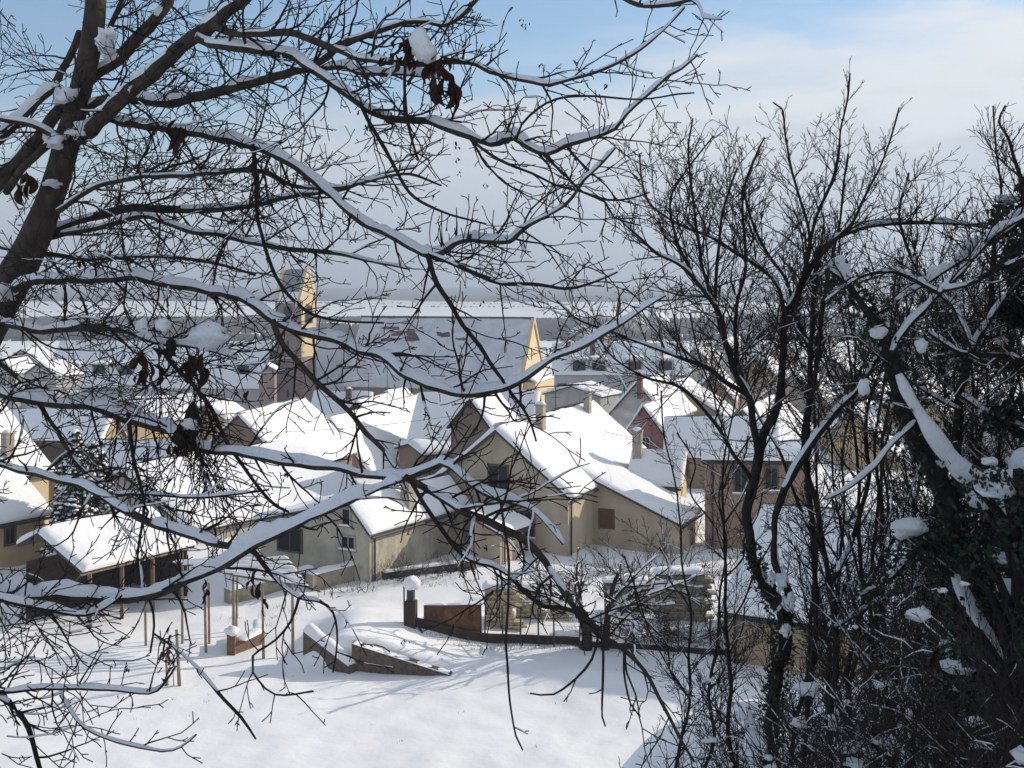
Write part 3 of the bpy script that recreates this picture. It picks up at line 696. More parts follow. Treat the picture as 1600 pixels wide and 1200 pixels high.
for px, Y in ((662, 49.4), (697, 49.4), (726, 49.45), (752, 49.5)):
    p = gp(px, Y)
    if prev is not None:
        zt = max(prev.z, p.z)+1.05; zq = 13.0-0*zt; zq = CZ-(946-HY)/F*49.4; m = MB(); q = [Vector((prev.x+.0, prev.y, prev.z+.1)), Vector((p.x-.0, p.y, p.z+.1)), Vector((p.x-.0, p.y, zq)), Vector((prev.x+.0, prev.y, zq))]; m.hexa(q, [v+Vector((0, .04, 0)) for v in q]); pn = m.build('panel', M['rust'], root)
        m = MB(); m.bar(Vector((prev.x, prev.y, zq)), Vector((p.x, p.y, zq)), .07, .04); m.build('rail', M['metal'], pn)
        snowcap(root, Vector((prev.x, prev.y, zq+.02)), Vector((p.x, p.y, zq+.02)), .1, .06, px)
    prev = p
rnd = random.Random(8); posts = []
for px in (752, 757, 786, 813, 842, 866, 905, 940, 990, 1060, 1110, 1180, 1260, 1340):
    f_ = (px-752)/650; Y = 49.5-3.2*f_
    p = gp(px, Y); m = MB(); tl = rnd.uniform(-.05, .05); m.tube([p+Vector((0, 0, -.3)), p+Vector((tl, 0, 1.45))], [.035, .03], 6); m.build('post', M['metal'], root); posts.append(p)
m = MB()
for a, b in zip(posts, posts[1:]):
    for h in (.5, .85, 1.2):
        q = [a.lerp(b, t)+Vector((0, 0, h-.06*math.sin(t*3.14))) for t in (0, .25, .5, .75, 1)]; m.tube(q, [.006]*5, 3)
m.build('wire', M['metal'], root)

# stacks of pale lumber behind the fence
def stack(pa, pb, Y, h, label, seed, group, m_='lumber'):
    a = gp(pa, Y); b = gp(pb, Y); root = empty('lumber_stack', a.lerp(b, .5), label, 'lumber', group); rr = random.Random(seed)
    m = MB(); z = a.z-.1; top = a.z+h
    while z < top:
        th = rr.uniform(.09, .14); x = a.x
        while x < b.x:
            ln = rr.uniform(.25, .7); m.box((x+ln/2, Y+rr.uniform(-.08, .05), z), ln*.96, .5, th*.86, rr.uniform(-3, 3)); x += ln
        z += th
    m.build('boards', M[m_], root); snowcap(root, Vector((a.x-.1, Y, top)), Vector((b.x+.1, Y, top)), .8, .22, seed)
stack(757, 800, 51.5, 1.5, 'pale lumber stack right beside the rusty fence panel', 1, 'lumber stacks behind the fence')
stack(806, 872, 53.2, 1.25, 'long lower stack of pale boards left of the orchard tree', 2, 'lumber stacks behind the fence')
stack(944, 1012, 54.5, 1.3, 'stack of tan boards right behind the orchard tree', 3, 'lumber stacks behind the fence', 'stone')
stack(1024, 1098, 53.0, 2.0, 'tall stack of tan boards beside the near outbuilding', 4, 'lumber stacks behind the fence', 'stone')

# pergola of poles and snow-laden slats
root = empty('pergola', gp(400, 50), 'low pole pergola with snow-laden slats at the left of the white field', 'pergola')
for px, Y, wd in ((412, 47.6, .10), (458, 48.0, .11), (322, 48.3, .10), (327, 49.5, .09), (365, 50.8, .10), (369, 51.4, .09), (285, 49.6, .09), (228, 49.2, .09)):
    p = gp(px, Y); m = MB(); tl = rnd.uniform(-.06, .06); m.tube([p+Vector((0, 0, -.2)), p+Vector((tl, 0, 2.62 if px > 400 else 2.35))], [wd*.6, wd*.45], 7); m.build('post', M['post'], root)
for k in range(7):
    t = k/6; a = P(268+16*k, 878+3*k, 50.5-.3*k); b = P(452+5*k, 874+7*k, 51.2-.4*k)
    a.z -= .05; m = MB(); m.tube([a, a.lerp(b, .5)-Vector((0, 0, .05)), b], [.045]*3, 6); sl_ = m.build('slat', M['wood'], root)
    snowcap(sl_, a+Vector((0, 0, .03)), b+Vector((0, 0, .03)), .12, .11, k)
# two stakes with withered stalks
root = empty('stake', gp(275, 41.8), 'pair of weathered stakes with a withered plant tied between them', 'stake')
Y0 = gy(280, 1072)
for px, h, r in ((281, 1.95, .07), (262, .95, .05), (272, .9, .02)):
    p = gp(px, Y0); m = MB(); m.tube([p+Vector((.0, 0, -.3)), p+Vector((-.03*h*2, 0, h))], [r, r*.75], 7); m.build('stake_pole', M['post'], root)
m = MB(); rr = random.Random(4); c = gp(262, Y0, 1.15)
for k in range(40):
    a = c+Vector((rr.gauss(0, .12), rr.gauss(0, .1), rr.gauss(0, .35))); b = a+Vector((rr.gauss(0, .1), rr.gauss(0, .1), -rr.uniform(.08, .25))); s_ = Vector((rr.uniform(.02, .06), rr.uniform(-.05, .05), 0)); m.face([a-s_, a+s_, b+s_*.6, b-s_*.7])
m.build('withered_leaves', M['leaf'], root)

# garden shed (open lean-to) with its wide snow roof
A9 = P(62, 832, 52); sh = gable('low garden shed with a broad sunlit snow roof in front of the conifer', 62, 832, 52.5, 31, 132, 893, 235, lx=30, ly=850, walls=False, snow=.26, name='shed', cat='shed', zb=-.1)
m = MB()
for t in (.08, .36, .64, .92):
    for s_ in (1,):
        p = sh.A+sh.w*sh.L*t+sh.u*(sh.hw-.25); m.bar(Vector((p.x, p.y, -.2)), Vector((p.x, p.y, sh.A.z-sh.dz-.02)), .14)
m.build('post', M['wood'], sh.root)
m = MB(); a = sh.A+sh.u*(sh.hw-.1)-Vector((0, 0, sh.dz+.06)); m.bar(a-sh.w*.1, a+sh.w*(sh.L+.1), .08, .22); m.build('fascia', M['post'], sh.root)
m = MB(); o = sh.A+sh.w*sh.L*.98; q = [o-sh.u*sh.hl*.9-Vector((0, 0, sh.dl)), o+sh.u*sh.hw*.9-Vector((0, 0, sh.dz)), Vector(((o+sh.u*sh.hw*.9).x, (o+sh.u*sh.hw*.9).y, -.2)), Vector(((o-sh.u*sh.hl*.9).x, (o-sh.u*sh.hl*.9).y, -.2))]
m.hexa(q, [p-sh.w*.1 for p in q]); 
o = sh.A-sh.u*(sh.hl-.3); q = [o+sh.w*.1, o+sh.w*(sh.L-.1), o+sh.w*(sh.L-.1), o+sh.w*.1]; q = [Vector((p.x, p.y, z)) for p, z in zip(q, (-.2, -.2, 2.4, 2.4))]; m.hexa(q, [p+sh.u*.1 for p in q])
m.build('back_wall', M['darkwood'], sh.root)

# ------------------------------------------------------------------ snowy conifer and shrubs
def conifer(px, Y, h, r, label, seed, group=None):
    b = gp(px, Y); root = empty('conifer', b, label, 'conifer', group); rr = random.Random(seed)
    m = MB(); m.tube([b-Vector((0, 0, .3)), b+Vector((0, 0, h))], [.16, .02], 7); m.build('trunk', M['bark2'], root)
    g = MB(); s = MB(); z = .4
    while z < h-.1:
        k = 1-z/h; n = int(7+9*k); R0 = r*k**.8+.12
        for i in range(n):
            a = rr.uniform(0, 6.28); L = R0*rr.uniform(.6, 1.12); d = Vector((math.cos(a), math.sin(a), 0)); sd = Vector((-d.y, d.x, 0)); p = b+Vector((0, 0, z+rr.uniform(-.12, .12)))
            seg = max(3, int(L/.22)); prev = p
            for q in range(1, seg+1):
                t = q/seg; c = p+d*L*t+Vector((0, 0, .12*L*t-.55*L*t*t)); wdt = .26*(1-.55*t)+.05
                for _ in range(3):
                    e = c+sd*rr.uniform(-1, 1)*wdt; f_ = e+d*rr.uniform(.05, .18)+sd*rr.uniform(-.12, .12)-Vector((0, 0, rr.uniform(.1, .26))); w_ = sd*rr.uniform(.03, .07)
                    g.face([e-w_, e+w_, f_+w_*.3, f_-w_*.3]); g.face([e-d*.07, e+d*.07, f_])
                if rr.random() < .75: s.ball(c+Vector((0, 0, .04)), .13*rr.uniform(.7, 1.4), .13*rr.uniform(.7, 1.4), .05*rr.uniform(.8, 1.5), q+i, .3, 6, 4)
        z += .16+.05*k
    cr = g.build('crown', M['fir'], root); s.build('snow', M['snow'], cr, True)
conifer(118, 61, 6.4, 1.6, 'left one of two snow-dusted dark conifers behind the garden shed', 1, 'conifers behind the garden shed')
conifer(150, 62.5, 5.9, 1.7, 'right one of two snow-dusted dark conifers behind the garden shed', 2, 'conifers behind the garden shed')
conifer(182, 60, 3.2, 1.5, 'small rounded snow-dusted conifer right of the pair by the shed', 3)

# ------------------------------------------------------------------ branching engine
def rv(rr, s=1.0): return Vector((rr.gauss(0, s), rr.gauss(0, s), rr.gauss(0, s)))
def perp(d, rr):
    v = rv(rr); v = v-d*v.dot(d); return v.normalized() if v.length > 1e-4 else Vector((1, 0, 0))
def grow(out, p, d, L, r, lvl, c, rr):
    """c: dict of per-level lists seg, wig, trop, gap, ratio, ang ; out collects (pts, rad, lvl)"""
    sg = c['seg'][lvl]; n = max(2, int(L/sg)); st = L/n; pts = [p]; rad = [r]; rmin = c['rmin']; dirs = [d]; kink = c['wig'][lvl]
    for i in range(n):
        d = d+rv(rr, kink)+Vector((0, 0, c['trop'][lvl])); d.normalize()
        p = p+d*st; pts.append(p); dirs.append(d); rad.append(max(rmin, r*(1-.75*(i+1)/n)))
    out.append((pts, rad, lvl))
    if lvl+1 < len(c['seg']):
        s = c['gap'][lvl]*rr.uniform(.3, 1.0); alt = perp(d, rr)
        while s < L*.98:
            i = min(n-1, int(s/st)); q = pts[i].lerp(pts[i+1], s/st-i); dd = dirs[i+1]
            k = 1-.55*s/L; l2 = L*c['ratio'][lvl]*rr.uniform(.45, 1.25)*k
            l2 = max(c['lmin'], min(l2, c['lmax'][lvl]))
            alt = -alt+rv(rr, .6); alt = alt-dd*alt.dot(dd); alt.normalize(); a = R(rr.gauss(c['ang'][lvl], 12))
            nd = dd*math.cos(a)+alt*math.sin(a); nd.z += c.get('up', 0)*.5; nd.normalize()
            grow(out, q, nd, l2, max(rmin, rad[i]*c.get('thin', .62)), lvl+1, c, rr)
            s += c['gap'][lvl]*rr.uniform(.5, 1.6)
def crom(P_, W_, step):
    """Catmull-Rom resample of points with radii"""
    n = len(P_); out = []; rad = []
    for i in range(n-1):
        p0, p1, p2, p3 = P_[max(0, i-1)], P_[i], P_[i+1], P_[min(n-1, i+2)]; k = max(1, int((p2-p1).length/step))
        for j in range(k):
            t = j/k; q = .5*((2*p1)+(p2-p0)*t+(2*p0-5*p1+4*p2-p3)*t*t+(3*p1-p0-3*p2+p3)*t**3); out.append(q); rad.append(W_[i]+(W_[i+1]-W_[i])*t)
    out.append(P_[-1]); rad.append(W_[-1]); return out, rad
def mesh_paths(paths, big=.02):
    m = MB()
    for pts, rad, lvl in paths:
        r0 = rad[0]; m.tube(pts, rad, 12 if r0 > .05 else 8 if r0 > .02 else 5 if r0 > .008 else 3, cap=r0 > .008)
    return m
def snow_on(m, pts, rad, h, cover=.85, seed=0, wk=1.06, steep=.8, K=6):
    """ridge of snow lying on the upper side of a branch; m collects the mesh"""
    run = []
    def flush():
        if len(run) < 3: run.clear(); return
        b = len(m.v); n = len(run)
        for i, (p, r, d) in enumerate(run):
            e = min(1, (min(i, n-1-i)+.25)/2.0); e = math.sqrt(max(0, 1-(1-e)**2))
            s = d.cross(Vector((0, 0, 1))); s = s.normalized() if s.length > .02 else Vector((1, 0, 0)); up = s.cross(d).normalized()
            if up.z < 0: up = -up
            w = (r*wk)*(.55+.45*e); hh = h*max(.12, 1+1.1*noise.noise(p*4+Vector((seed, 0, 0)))+.6*noise.noise(p*17)+.3*noise.noise(p*40))*e*(1-.45*abs(d.z))
            off = noise.noise(p*3.1+Vector((9, seed, 0)))*r*.25
            for k in range(K+1):
                an = math.pi*k/K; m.v.append(tuple(p+s*(math.cos(an)*w+off)+up*(r*.25+math.sin(an)*(r*.55+max(0, hh)))))
        for i in range(n-1):
            for k in range(K): q = b+i*(K+1)+k; m.f.append((q, q+1, q+K+2, q+K+1))
        m.f.append(tuple(b+k for k in range(K+1))); m.f.append(tuple(b+(n-1)*(K+1)+k for k in range(K, -1, -1)))
        run.clear()
    for i in range(len(pts)):
        d = (pts[min(i+1, len(pts)-1)]-pts[max(0, i-1)]).normalized(); p = pts[i]
        ok = abs(d.z) < steep and noise.noise(p*2.3+Vector((seed*1.7, 5, 0)))*.9+.5 < cover
        if ok: run.append((p, rad[i], d))
        else: flush()
    flush()
# ------------------------------------------------------------------ the big foreground tree
TW = dict(seg=[.05, .04, .035], wig=[.13, .17, .22], trop=[.004, .012, .02], gap=[.115, .12], ratio=[.55, .36], lmax=[.65, .2], ang=[44, 50], rmin=.0031, lmin=.035, thin=.7, up=.1)
LT = [ # x, y, width per point; depth at start, depth at end; snow height factor, cover, twig density, twig length
 # name, pts, Y0, Y1, snow, cover, gap, L
 ('limb', [(122,215,26),(138,205,25),(165,180,24),(200,145,24),(240,112,25),(280,75,24),(320,45,22),(360,15,20),(400,-22,18),(475,-110,14),(560,-225,10),(625,-330,5)], 9.0, 7.4, 1.0, .62, .16, .7),
 ('limb', [(118,145,20),(150,115,20),(185,90,22),(220,55,20),(250,20,18),(275,-20,16),(330,-110,12),(375,-220,8),(400,-330,4)], 9.1, 9.8, .5, .3, .2, .7),
 ('branch', [(305,58,14),(318,64,14),(347,72,14),(417,80,13),(460,88,13),(485,108,12),(533,140,12),(566,167,12),(600,182,12),(633,187,12),(666,190,12),(700,200,12),(733,213,12),(766,225,11),(803,215,10),(826,230,10),(853,240,10),(883,227,9),(926,215,7),(950,207,6),(963,200,6),(980,177,5),(1006,153,5),(1046,117,5),(1066,107,4),(1090,86,3)], 8.0, 6.6, 1.5, .95, .15, .55),
 ('branch', [(140,168,12),(165,155,15),(230,157,16),(270,160,16),(330,146,16),(390,130,15),(440,118,13),(480,108,11),(533,104,9),(560,113,8),(600,115,7),(640,117,5),(700,125,4)], 9.0, 7.6, 1.2, .8, .15, .6),
 ('branch', [(480,108,10),(515,85,12),(533,66,12),(566,57,12),(600,45,11),(633,34,9),(666,34,8),(693,40,7),(720,25,7),(745,0,6),(765,-25,5)], 7.8, 7.3, .7, .5, .12, .55),
 ('branch', [(330,38,10),(350,48,12),(373,53,13),(447,52,12),(493,65,12),(533,78,11),(553,88,10),(600,97,9),(650,100,9),(733,97,9),(766,110,9),(800,122,8),(833,128,8),(860,132,7),(893,123,6),(933,112,6),(966,97,5),(1000,78,4),(1026,57,4),(1053,30,3),(1070,12,3)], 7.9, 6.8, 1.0, .6, .15, .5),
 ('branch', [(130,200,10),(160,184,12),(195,192,13),(233,197,14),(300,207,14),(350,217,13),(400,230,13),(443,247,13),(483,277,13),(513,300,13),(533,318,12),(566,347,12),(600,363,12),(633,380,12),(666,397,12),(690,395,11),(710,380,10),(733,375,10),(766,378,10),(796,376,9),(816,360,7),(843,343,6),(883,320,6),(900,300,5),(913,280,5),(936,260,4),(963,230,3)], 9.0, 6.6, 1.5, .95, .15, .6),
 ('branch', [(668,398,9),(683,443,8),(706,477,8),(723,507,7),(750,543,7),(773,577,6),(800,615,5),(825,650,4),(838,690,3)], 7.1, 6.9, .3, .2, .14, .45),
 ('branch', [(668,396,7),(706,411,7),(750,430,7),(783,443,7),(833,443,6),(883,451,5),(930,440,4),(965,425,3)], 7.1, 6.8, .9, .5, .14, .4),
 ('branch', [(88,332,10),(133,300,9),(167,285,9),(233,275,9),(300,273,9),(366,267,8),(410,267,8),(443,283,7),(473,293,7),(533,293,6),(560,287,6),(600,277,5),(640,272,5),(690,290,3)], 8.9, 8.0, .6, .5, .15, .55),
 ('branch', [(80,362,12),(107,350,13),(167,333,13),(217,325,13),(283,328,12),(333,327,12),(383,323,11),(450,307,10),(500,300,8),(540,293,7),(600,270,5),(650,262,4)], 9.2, 9.8, .8, .8, .17, .6),
 ('branch', [(70,372,10),(133,358,11),(200,343,11),(233,337,10),(267,350,10),(300,360,10),(350,368,10),(400,380,9),(450,388,8),(533,398,7),(590,410,5),(640,420,4)], 9.1, 8.6, .7, .7, .16, .6),
 ('branch', [(96,165,18),(60,215,22),(20,262,24),(-20,305,26)], 9.1, 9.6, .35, .5, .25, .5),
 ('branch', [(95,135,11),(67,150,13),(43,173,14),(0,218,15),(-30,240,15)], 9.0, 8.8, 1.5, .95, .2, .5),
 ('branch', [(92,222,10),(83,214,9),(50,195,9),(0,187,9),(-30,180,9)], 9.0, 8.6, 1.5, .9, .2, .5),
 ('branch', [(85,222,12),(60,240,12),(35,265,12),(10,300,12)], 9.1, 9.4, .3, .3, .2, .5),
 ('branch', [(125,50,12),(112,85,12),(95,115,12),(80,140,11)], 9.1, 9.4, .5, .3, .2, .5),
 ('branch', [(150,90,9),(165,60,10),(178,30,9),(192,-5,9),(200,-30,8),(215,-110,6),(222,-190,3)], 9.0, 9.2, .3, .4, .15, .5),
 ('branch', [(20,452,15),(50,440,14),(100,437,14),(150,437,13),(207,433,13),(240,440,13),(283,447,13),(323,455,13),(367,463,14),(400,478,15),(430,500,15),(467,517,14),(500,525,13),(533,534,12),(566,547,12),(600,560,12),(626,580,12),(656,597,12),(683,607,12),(720,617,12),(746,615,11),(773,610,10),(800,603,9),(833,583,8),(866,560,7),(900,547,7),(933,530,6),(976,503,5),(1010,480,4),(1040,462,3)], 8.8, 6.4, 1.5, .95, .16, .55),
 ('branch', [(425,500,10),(443,540,9),(473,573,9),(500,603,9),(533,631,8),(553,653,8),(573,677,8),(600,703,7),(613,726,6),(640,745,5)], 7.8, 7.5, .4, .3, .16, .45),
 ('branch', [(-25,500,13),(0,503,13),(33,510,13),(67,517,13),(117,512,13),(167,512,12),(200,517,11),(227,528,9),(253,537,8),(290,540,7),(330,548,5),(370,560,4)], 8.6, 7.8, 1.4, .9, .14, .55),
 ('limb', [(-30,606,16),(0,613,15),(33,623,14),(100,630,15),(143,632,15),(187,648,16),(233,663,17),(267,673,18),(287,690,20),(330,702,12),(377,708,11),(417,717,11),(450,725,11),(483,728,11),(533,731,11),(566,740,11),(600,744,11),(633,745,11),(660,735,11),(690,723,10),(706,730,10),(733,753,10),(766,775,9),(800,784,8),(833,797,6),(855,820,5),(880,850,4)], 8.2, 6.4, 1.4, .92, .16, .5),
 ('branch', [(633,746,11),(666,763,11),(700,783,12),(726,800,12),(766,817,12),(810,837,12),(833,857,12),(853,877,11),(873,910,10),(893,940,9),(912,970,8),(933,990,8),(976,1017,7),(1006,1047,6),(1030,1090,6),(1060,1150,5),(1085,1190,4)], 6.8, 6.2, 1.0, .65, .13, .55),
 ('branch', [(640,748,7),(670,800,7),(700,840,7),(733,873,8),(766,883,8),(793,897,7),(816,923,7),(850,947,7),(883,950,7),(913,965,6),(940,985,6)], 6.8, 6.3, 1.0, .6, .13, .4),
 ('branch', [(-20,722,10),(0,727,10),(67,743,11),(123,757,11),(150,770,12),(180,790,12),(207,803,12),(240,817,12),(283,833,12),(327,847,11),(367,855,10),(393,860,9)], 7.8, 6.9, 1.3, .9, .16, .5),
 ('branch', [(180,772,6),(233,772,6),(300,777,6),(367,772,5),(420,765,3)], 7.5, 7.2, 1.3, .8, .14, .3),
 ('branch', [(-15,918,14),(0,922,14),(33,930,15),(67,931,16),(87,928,17),(133,932,18),(183,935,18),(233,930,16),(267,920,13),(300,903,13),(333,890,13),(367,873,13),(400,850,13),(433,837,11),(467,820,9),(483,810,8),(505,802,8),(531,791,8),(569,774,7),(600,760,6),(640,748,5)], 6.9, 6.8, 2.1, .99, .2, .45),
 ('branch', [(-15,930,8),(0,935,9),(33,943,9),(83,953,9),(133,960,8),(165,948,6),(190,930,5)], 6.6, 6.8, 1.8, .9, .16, .4),
 ('branch', [(-15,1082,6),(0,1082,7),(67,1075,7),(133,1075,7),(183,1078,6),(233,1083,5),(255,1070,4),(275,1040,3)], 6.4, 6.3, 1.5, .8, .14, .45),
 ('branch', [(-10,1084,9),(20,1103,9),(37,1125,9),(50,1153,8),(66,1212,8)], 6.5, 6.4, .5, .4, .16, .4),
 ('branch', [(95,1085,6),(120,1125,6),(150,1147,6),(200,1163,6),(253,1173,5),(283,1167,4),(307,1148,3)], 6.4, 6.3, 1.2, .8, .2, .25),
 ('branch', [(240,990,3),(283,1020,4),(317,1053,6),(350,1093,6),(377,1120,5),(400,1155,3)], 6.5, 6.4, .8, .7, .2, .25),
 ('branch', [(396,862,8),(430,903,7),(467,933,6),(500,940,5),(520,957,4),(527,1000,3),(520,1050,3)], 6.8, 6.6, 1.2, .8, .16, .35),
 ('branch', [(467,934,5),(455,970,4),(430,1000,4),(395,1025,4),(395,1050,3),(430,1085,3),(490,1080,3)], 6.7, 6.6, .3, .3, .2, .3),
 ('branch', [(782,786,4),(790,833,4),(795,880,4),(794,940,4),(791,1000,4),(793,1045,4),(797,1100,3),(806,1150,3),(817,1172,2.5)], 6.5, 6.3, .2, .1, .6, .08),
 ('branch', [(913,968,5),(940,1000,4),(942,1060,4),(941,1120,3),(946,1135,2.5)], 6.3, 6.2, .3, .2, .4, .15),
 ('branch', [(935,992,4),(925,1030,4),(900,1060,4),(865,1085,3),(828,1083,2.5)], 6.3, 6.2, .3, .2, .5, .1),
 ('branch', [(976,1017,4),(975,1050,4),(985,1100,3),(1000,1120,2.5)], 6.3, 6.2, .3, .2, .3, .2),
 ('branch', [(475,-110,12),(560,-160,11),(700,-150,10),(820,-100,9),(920,-40,8),(985,3,8),(1016,10,8),(1050,6,8),(1082,0,6),(1095,15,4),(1100,28,3),(1128,30,2.5)], 7.7, 6.4, 1.2, .8, .2, .3),
 ('branch', [(635,97,5),(632,140,5),(637,190,5),(645,225,4),(653,250,4)], 7.2, 7.1, 0, 0, .3, .2),
 ('branch', [(200,645,7),(210,720,6),(225,790,5),(215,880,4),(240,960,4),(235,1020,3)], 7.6, 7.2, 0, 0, .2, .4),
 ('branch', [(-20,560,8),(40,600,7),(80,660,7),(120,720,6),(170,760,5),(250,790,4),(300,800,3)], 8.3, 7.6, .6, .5, .15, .5),
 ('branch', [(240,512,7),(262,560,7),(300,600,7),(330,640,7),(360,700,6),(420,780,5),(450,800,4)], 8.0, 7.4, .4, .3, .12, .5),
 ('branch', [(0,385,8),(60,395,8),(140,405,7),(230,400,6),(330,410,5),(400,430,4)], 9.3, 9.0, .6, .5, .15, .6),
 ('branch', [(396,226,8),(400,290,6),(405,350,6),(430,430,6),(470,480,5),(520,500,4),(600,505,3)], 8.42, 7.6, 0, 0, .15, .5),
 ('branch', [(560,160,6),(600,230,6),(640,300,5),(690,330,4),(760,350,3)], 7.6, 7.3, 0, 0, .14, .5),
 ('branch', [(806,218,5),(815,195,4),(840,170,4),(870,155,4),(920,150,4),(1000,155,3),(1060,147,3),(1085,145,2.5)], 6.9, 6.7, 0, 0, .22, .25),
 ('branch', [(735,218,5),(780,250,5),(830,270,4),(870,290,4),(905,298,4),(950,312,4),(985,310,3),(1015,300,2.5)], 7.0, 6.8, 0, 0, .18, .3),
 ('branch', [(850,242,5),(885,275,4),(910,300,4),(945,315,4),(960,340,3),(1000,352,2.5)], 6.9, 6.7, 0, 0, .2, .3),
]
def lefttree():
    rr = random.Random(11)
    base = P(-75, 640, 9.0); gb = Vector((base.x-.15, 9.0, gz(base.x, 9.0)-.3))
    root = empty('snowy_tree', gb, 'big bare tree in front on the left with a leaning trunk and long snow-laden branches', 'tree')
    tp = [(-130,1150,92),(-105,900,80),(-75,640,74),(-35,530,70),(0,470,62),(30,420,55),(55,370,48),(75,320,43),(92,270,40),(108,210,40),(120,165,35),(132,115,34),(143,65,34),(148,25,33),(152,-30,31),(162,-150,26),(178,-320,18),(190,-500,7)]
    pts, rad = crom([P(x, y, 9.0) for x, y, w in tp], [w/2/F*9.0 for x, y, w in tp], .07)
    pts.insert(0, gb+Vector((0, 0, 0))); rad.insert(0, rad[0]*1.25)
    rad = [r*(1+.05*noise.noise(p*6)+.04*noise.noise(p*17)) for p, r in zip(pts, rad)]
    m = MB(); m.tube(pts, rad, 16); tr = m.build('trunk', M['bark'], root, True)
    # patches of snow clinging to the trunk's forks
    m = MB()
    for (x, y, a, b) in ((128, 205, .10, .07), (100, 150, .10, .07), (85, 218, .09, .07), (82, 287, .07, .03), (165, 62, .07, .09), (6, 458, .1, .07), (170, 75, .04, .08)):
        m.ball(P(x, y, 8.88), a*.85, .08, b*.8, x, .5, 16, 10)
    m.build('snow', M['bsnow'], tr, True)
    tw = []; starts = []
    for nm, pp, y0, y1, sh, cov, gap, tl in LT:
        n = len(pp); ys = [y0+(y1-y0)*(i/(n-1)) for i in range(n)]
        wob = rr.uniform(0, 50)
        ys = [y+.12*noise.noise(Vector((i*.5, wob, 0)))*(1 if 0 < i else 0) for i, y in enumerate(ys)]
        P_ = [P(x, y, Y) for (x, y, w), Y in zip(pp, ys)]; W_ = [w/2/F*Y for (x, y, w), Y in zip(pp, ys)]
        if pp[0][0] < 1 and pp[0][1] > 470:        # these leave the trunk beyond the left picture edge
            ty = pp[0][1]+(25 if pp[0][1] < 900 else -60); tx = -15-60*(ty-500)/140 if ty < 640 else -75-30*(ty-640)/260 if ty < 900 else -105-25*(ty-900)/250
            P_.insert(0, P(tx, ty, 8.95)); W_.insert(0, W_[0]*1.15)
        pts, rad = crom(P_, W_, .045)
        pts = [p+Vector((noise.noise(p*7), noise.noise(p*7+Vector((5, 0, 0))), noise.noise(p*7+Vector((0, 7, 0)))))*min(.012, r*.5) for p, r in zip(pts, rad)]
        rad = [max(.0028, r*(1+.10*noise.noise(p*12)+.08*noise.noise(p*31))) for p, r in zip(pts, rad)]
        m = MB(); m.tube(pts, rad, 12 if rad[0] > .03 else 8); br = m.build(nm, M['bark'] if rad[0] > .018 else M['twig'], root, True)
        if sh > 0:
            m = MB(); rm = sum(rad)/len(rad); snow_on(m, pts, rad, sh*rm*1.0, cov+.03, wob, K=8)
            if m.v: m.build('snow', M['bsnow'], br, True)
        # side shoots
        s = 0; L = sum((a-b).length for a, b in zip(pts, pts[1:])); acc = 0; nxt = gap*rr.uniform(.2, 1)
        for i in range(1, len(pts)-1):
            acc += (pts[i]-pts[i-1]).length
            if acc >= nxt:
                nxt += gap*rr.uniform(.45, 1.5)*.8; d = (pts[i+1]-pts[i-1]).normalized(); v = perp(d, rr); v.y *= .6; v.normalize()
                a = R(rr.gauss(52, 16)); nd = (d*math.cos(a)+v*math.sin(a)); nd.z += rr.uniform(-.12, .22); nd.normalize()
                l_ = tl*rr.uniform(.35, 1.35)*(1.15-.5*acc/L)*1.15
                grow(tw, pts[i], nd, l_, max(.0044, min(rad[i]*.55, .0085)), 0, TW, rr)
    # the fan of whips and hanging shoots round the knotty stub
    HW = dict(TW); HW['trop'] = [-.05, -.02, 0]; HW['wig'] = [.09, .14, .2]; HW['gap'] = [.22, .1]
    for k in range(34):
        c = P(rr.choice((287, 300, 345, 310, 230))+rr.uniform(-15, 15), rr.choice((560, 600, 690, 700))+rr.uniform(-10, 10), 7.6)
        grow(tw, c, Vector((rr.gauss(.15, .5), rr.gauss(0, .3), -rr.uniform(.3, 1.2))).normalized(), rr.uniform(.4, 1.0), .0035, 0, HW, rr)
    for k in range(70):
        c = P(rr.uniform(-20, 330), rr.uniform(380, 700), rr.uniform(7.6, 8.6))
        grow(tw, c, Vector((rr.gauss(.2, .7), rr.gauss(0, .3), rr.gauss(0, .6))).normalized(), rr.uniform(.4, .9), .004, 0, TW, rr)
    for k in range(46):      # upper-left tangle further back in the crown
        c = P(rr.uniform(-30, 500), rr.uniform(-30, 330), rr.uniform(8.8, 10.2))
        grow(tw, c, Vector((rr.gauss(.3, .7), rr.gauss(0, .4), rr.gauss(.1, .6))).normalized(), rr.uniform(.5, 1.1), .0048, 0, TW, rr)
    for k in range(13):      # bare twigs at the lower left
        c = P(rr.uniform(-25, 60), rr.uniform(930, 1200), rr.uniform(6.2, 6.9))
        grow(tw, c, Vector((rr.uniform(.3, 1), rr.gauss(0, .3), rr.gauss(-.1, .5))).normalized(), rr.uniform(.4, .8), .004, 0, TW, rr)
    mesh_paths(tw).build('twigs', M['twig'], root)
    m = MB()
    for pts, rad, lvl in tw:
        if lvl == 0 and rr.random() < .40: snow_on(m, pts, rad, .007, .45, rr.uniform(0, 9), 1.25, K=4)
    m.build('twig_snow', M['bsnow'], root, True)
    # knotty stub and hanging dead leaves
    m = MB(); m.ball(P(288, 684, 7.55), .055, .05, .07, 3, .6, 14, 10); m.ball(P(300, 660, 7.6), .05, .05, .09, 4, .5); m.ball(P(268, 545, 7.9), .03, .03, .05, 6, .5); m.build('knot', M['bark2'], root)
    m = MB(); m.ball(P(296, 664, 7.5), .045, .04, .03, 3, .6); m.ball(P(325, 525, 7.7), .13, .09, .075, 4, .25, 16, 10); m.ball(P(255, 508, 7.7), .05, .04, .04, 7, .3); m.ball(P(222, 512, 7.7), .04, .04, .045, 8, .3); m.build('snow_clump', M['bsnow'], root, True)
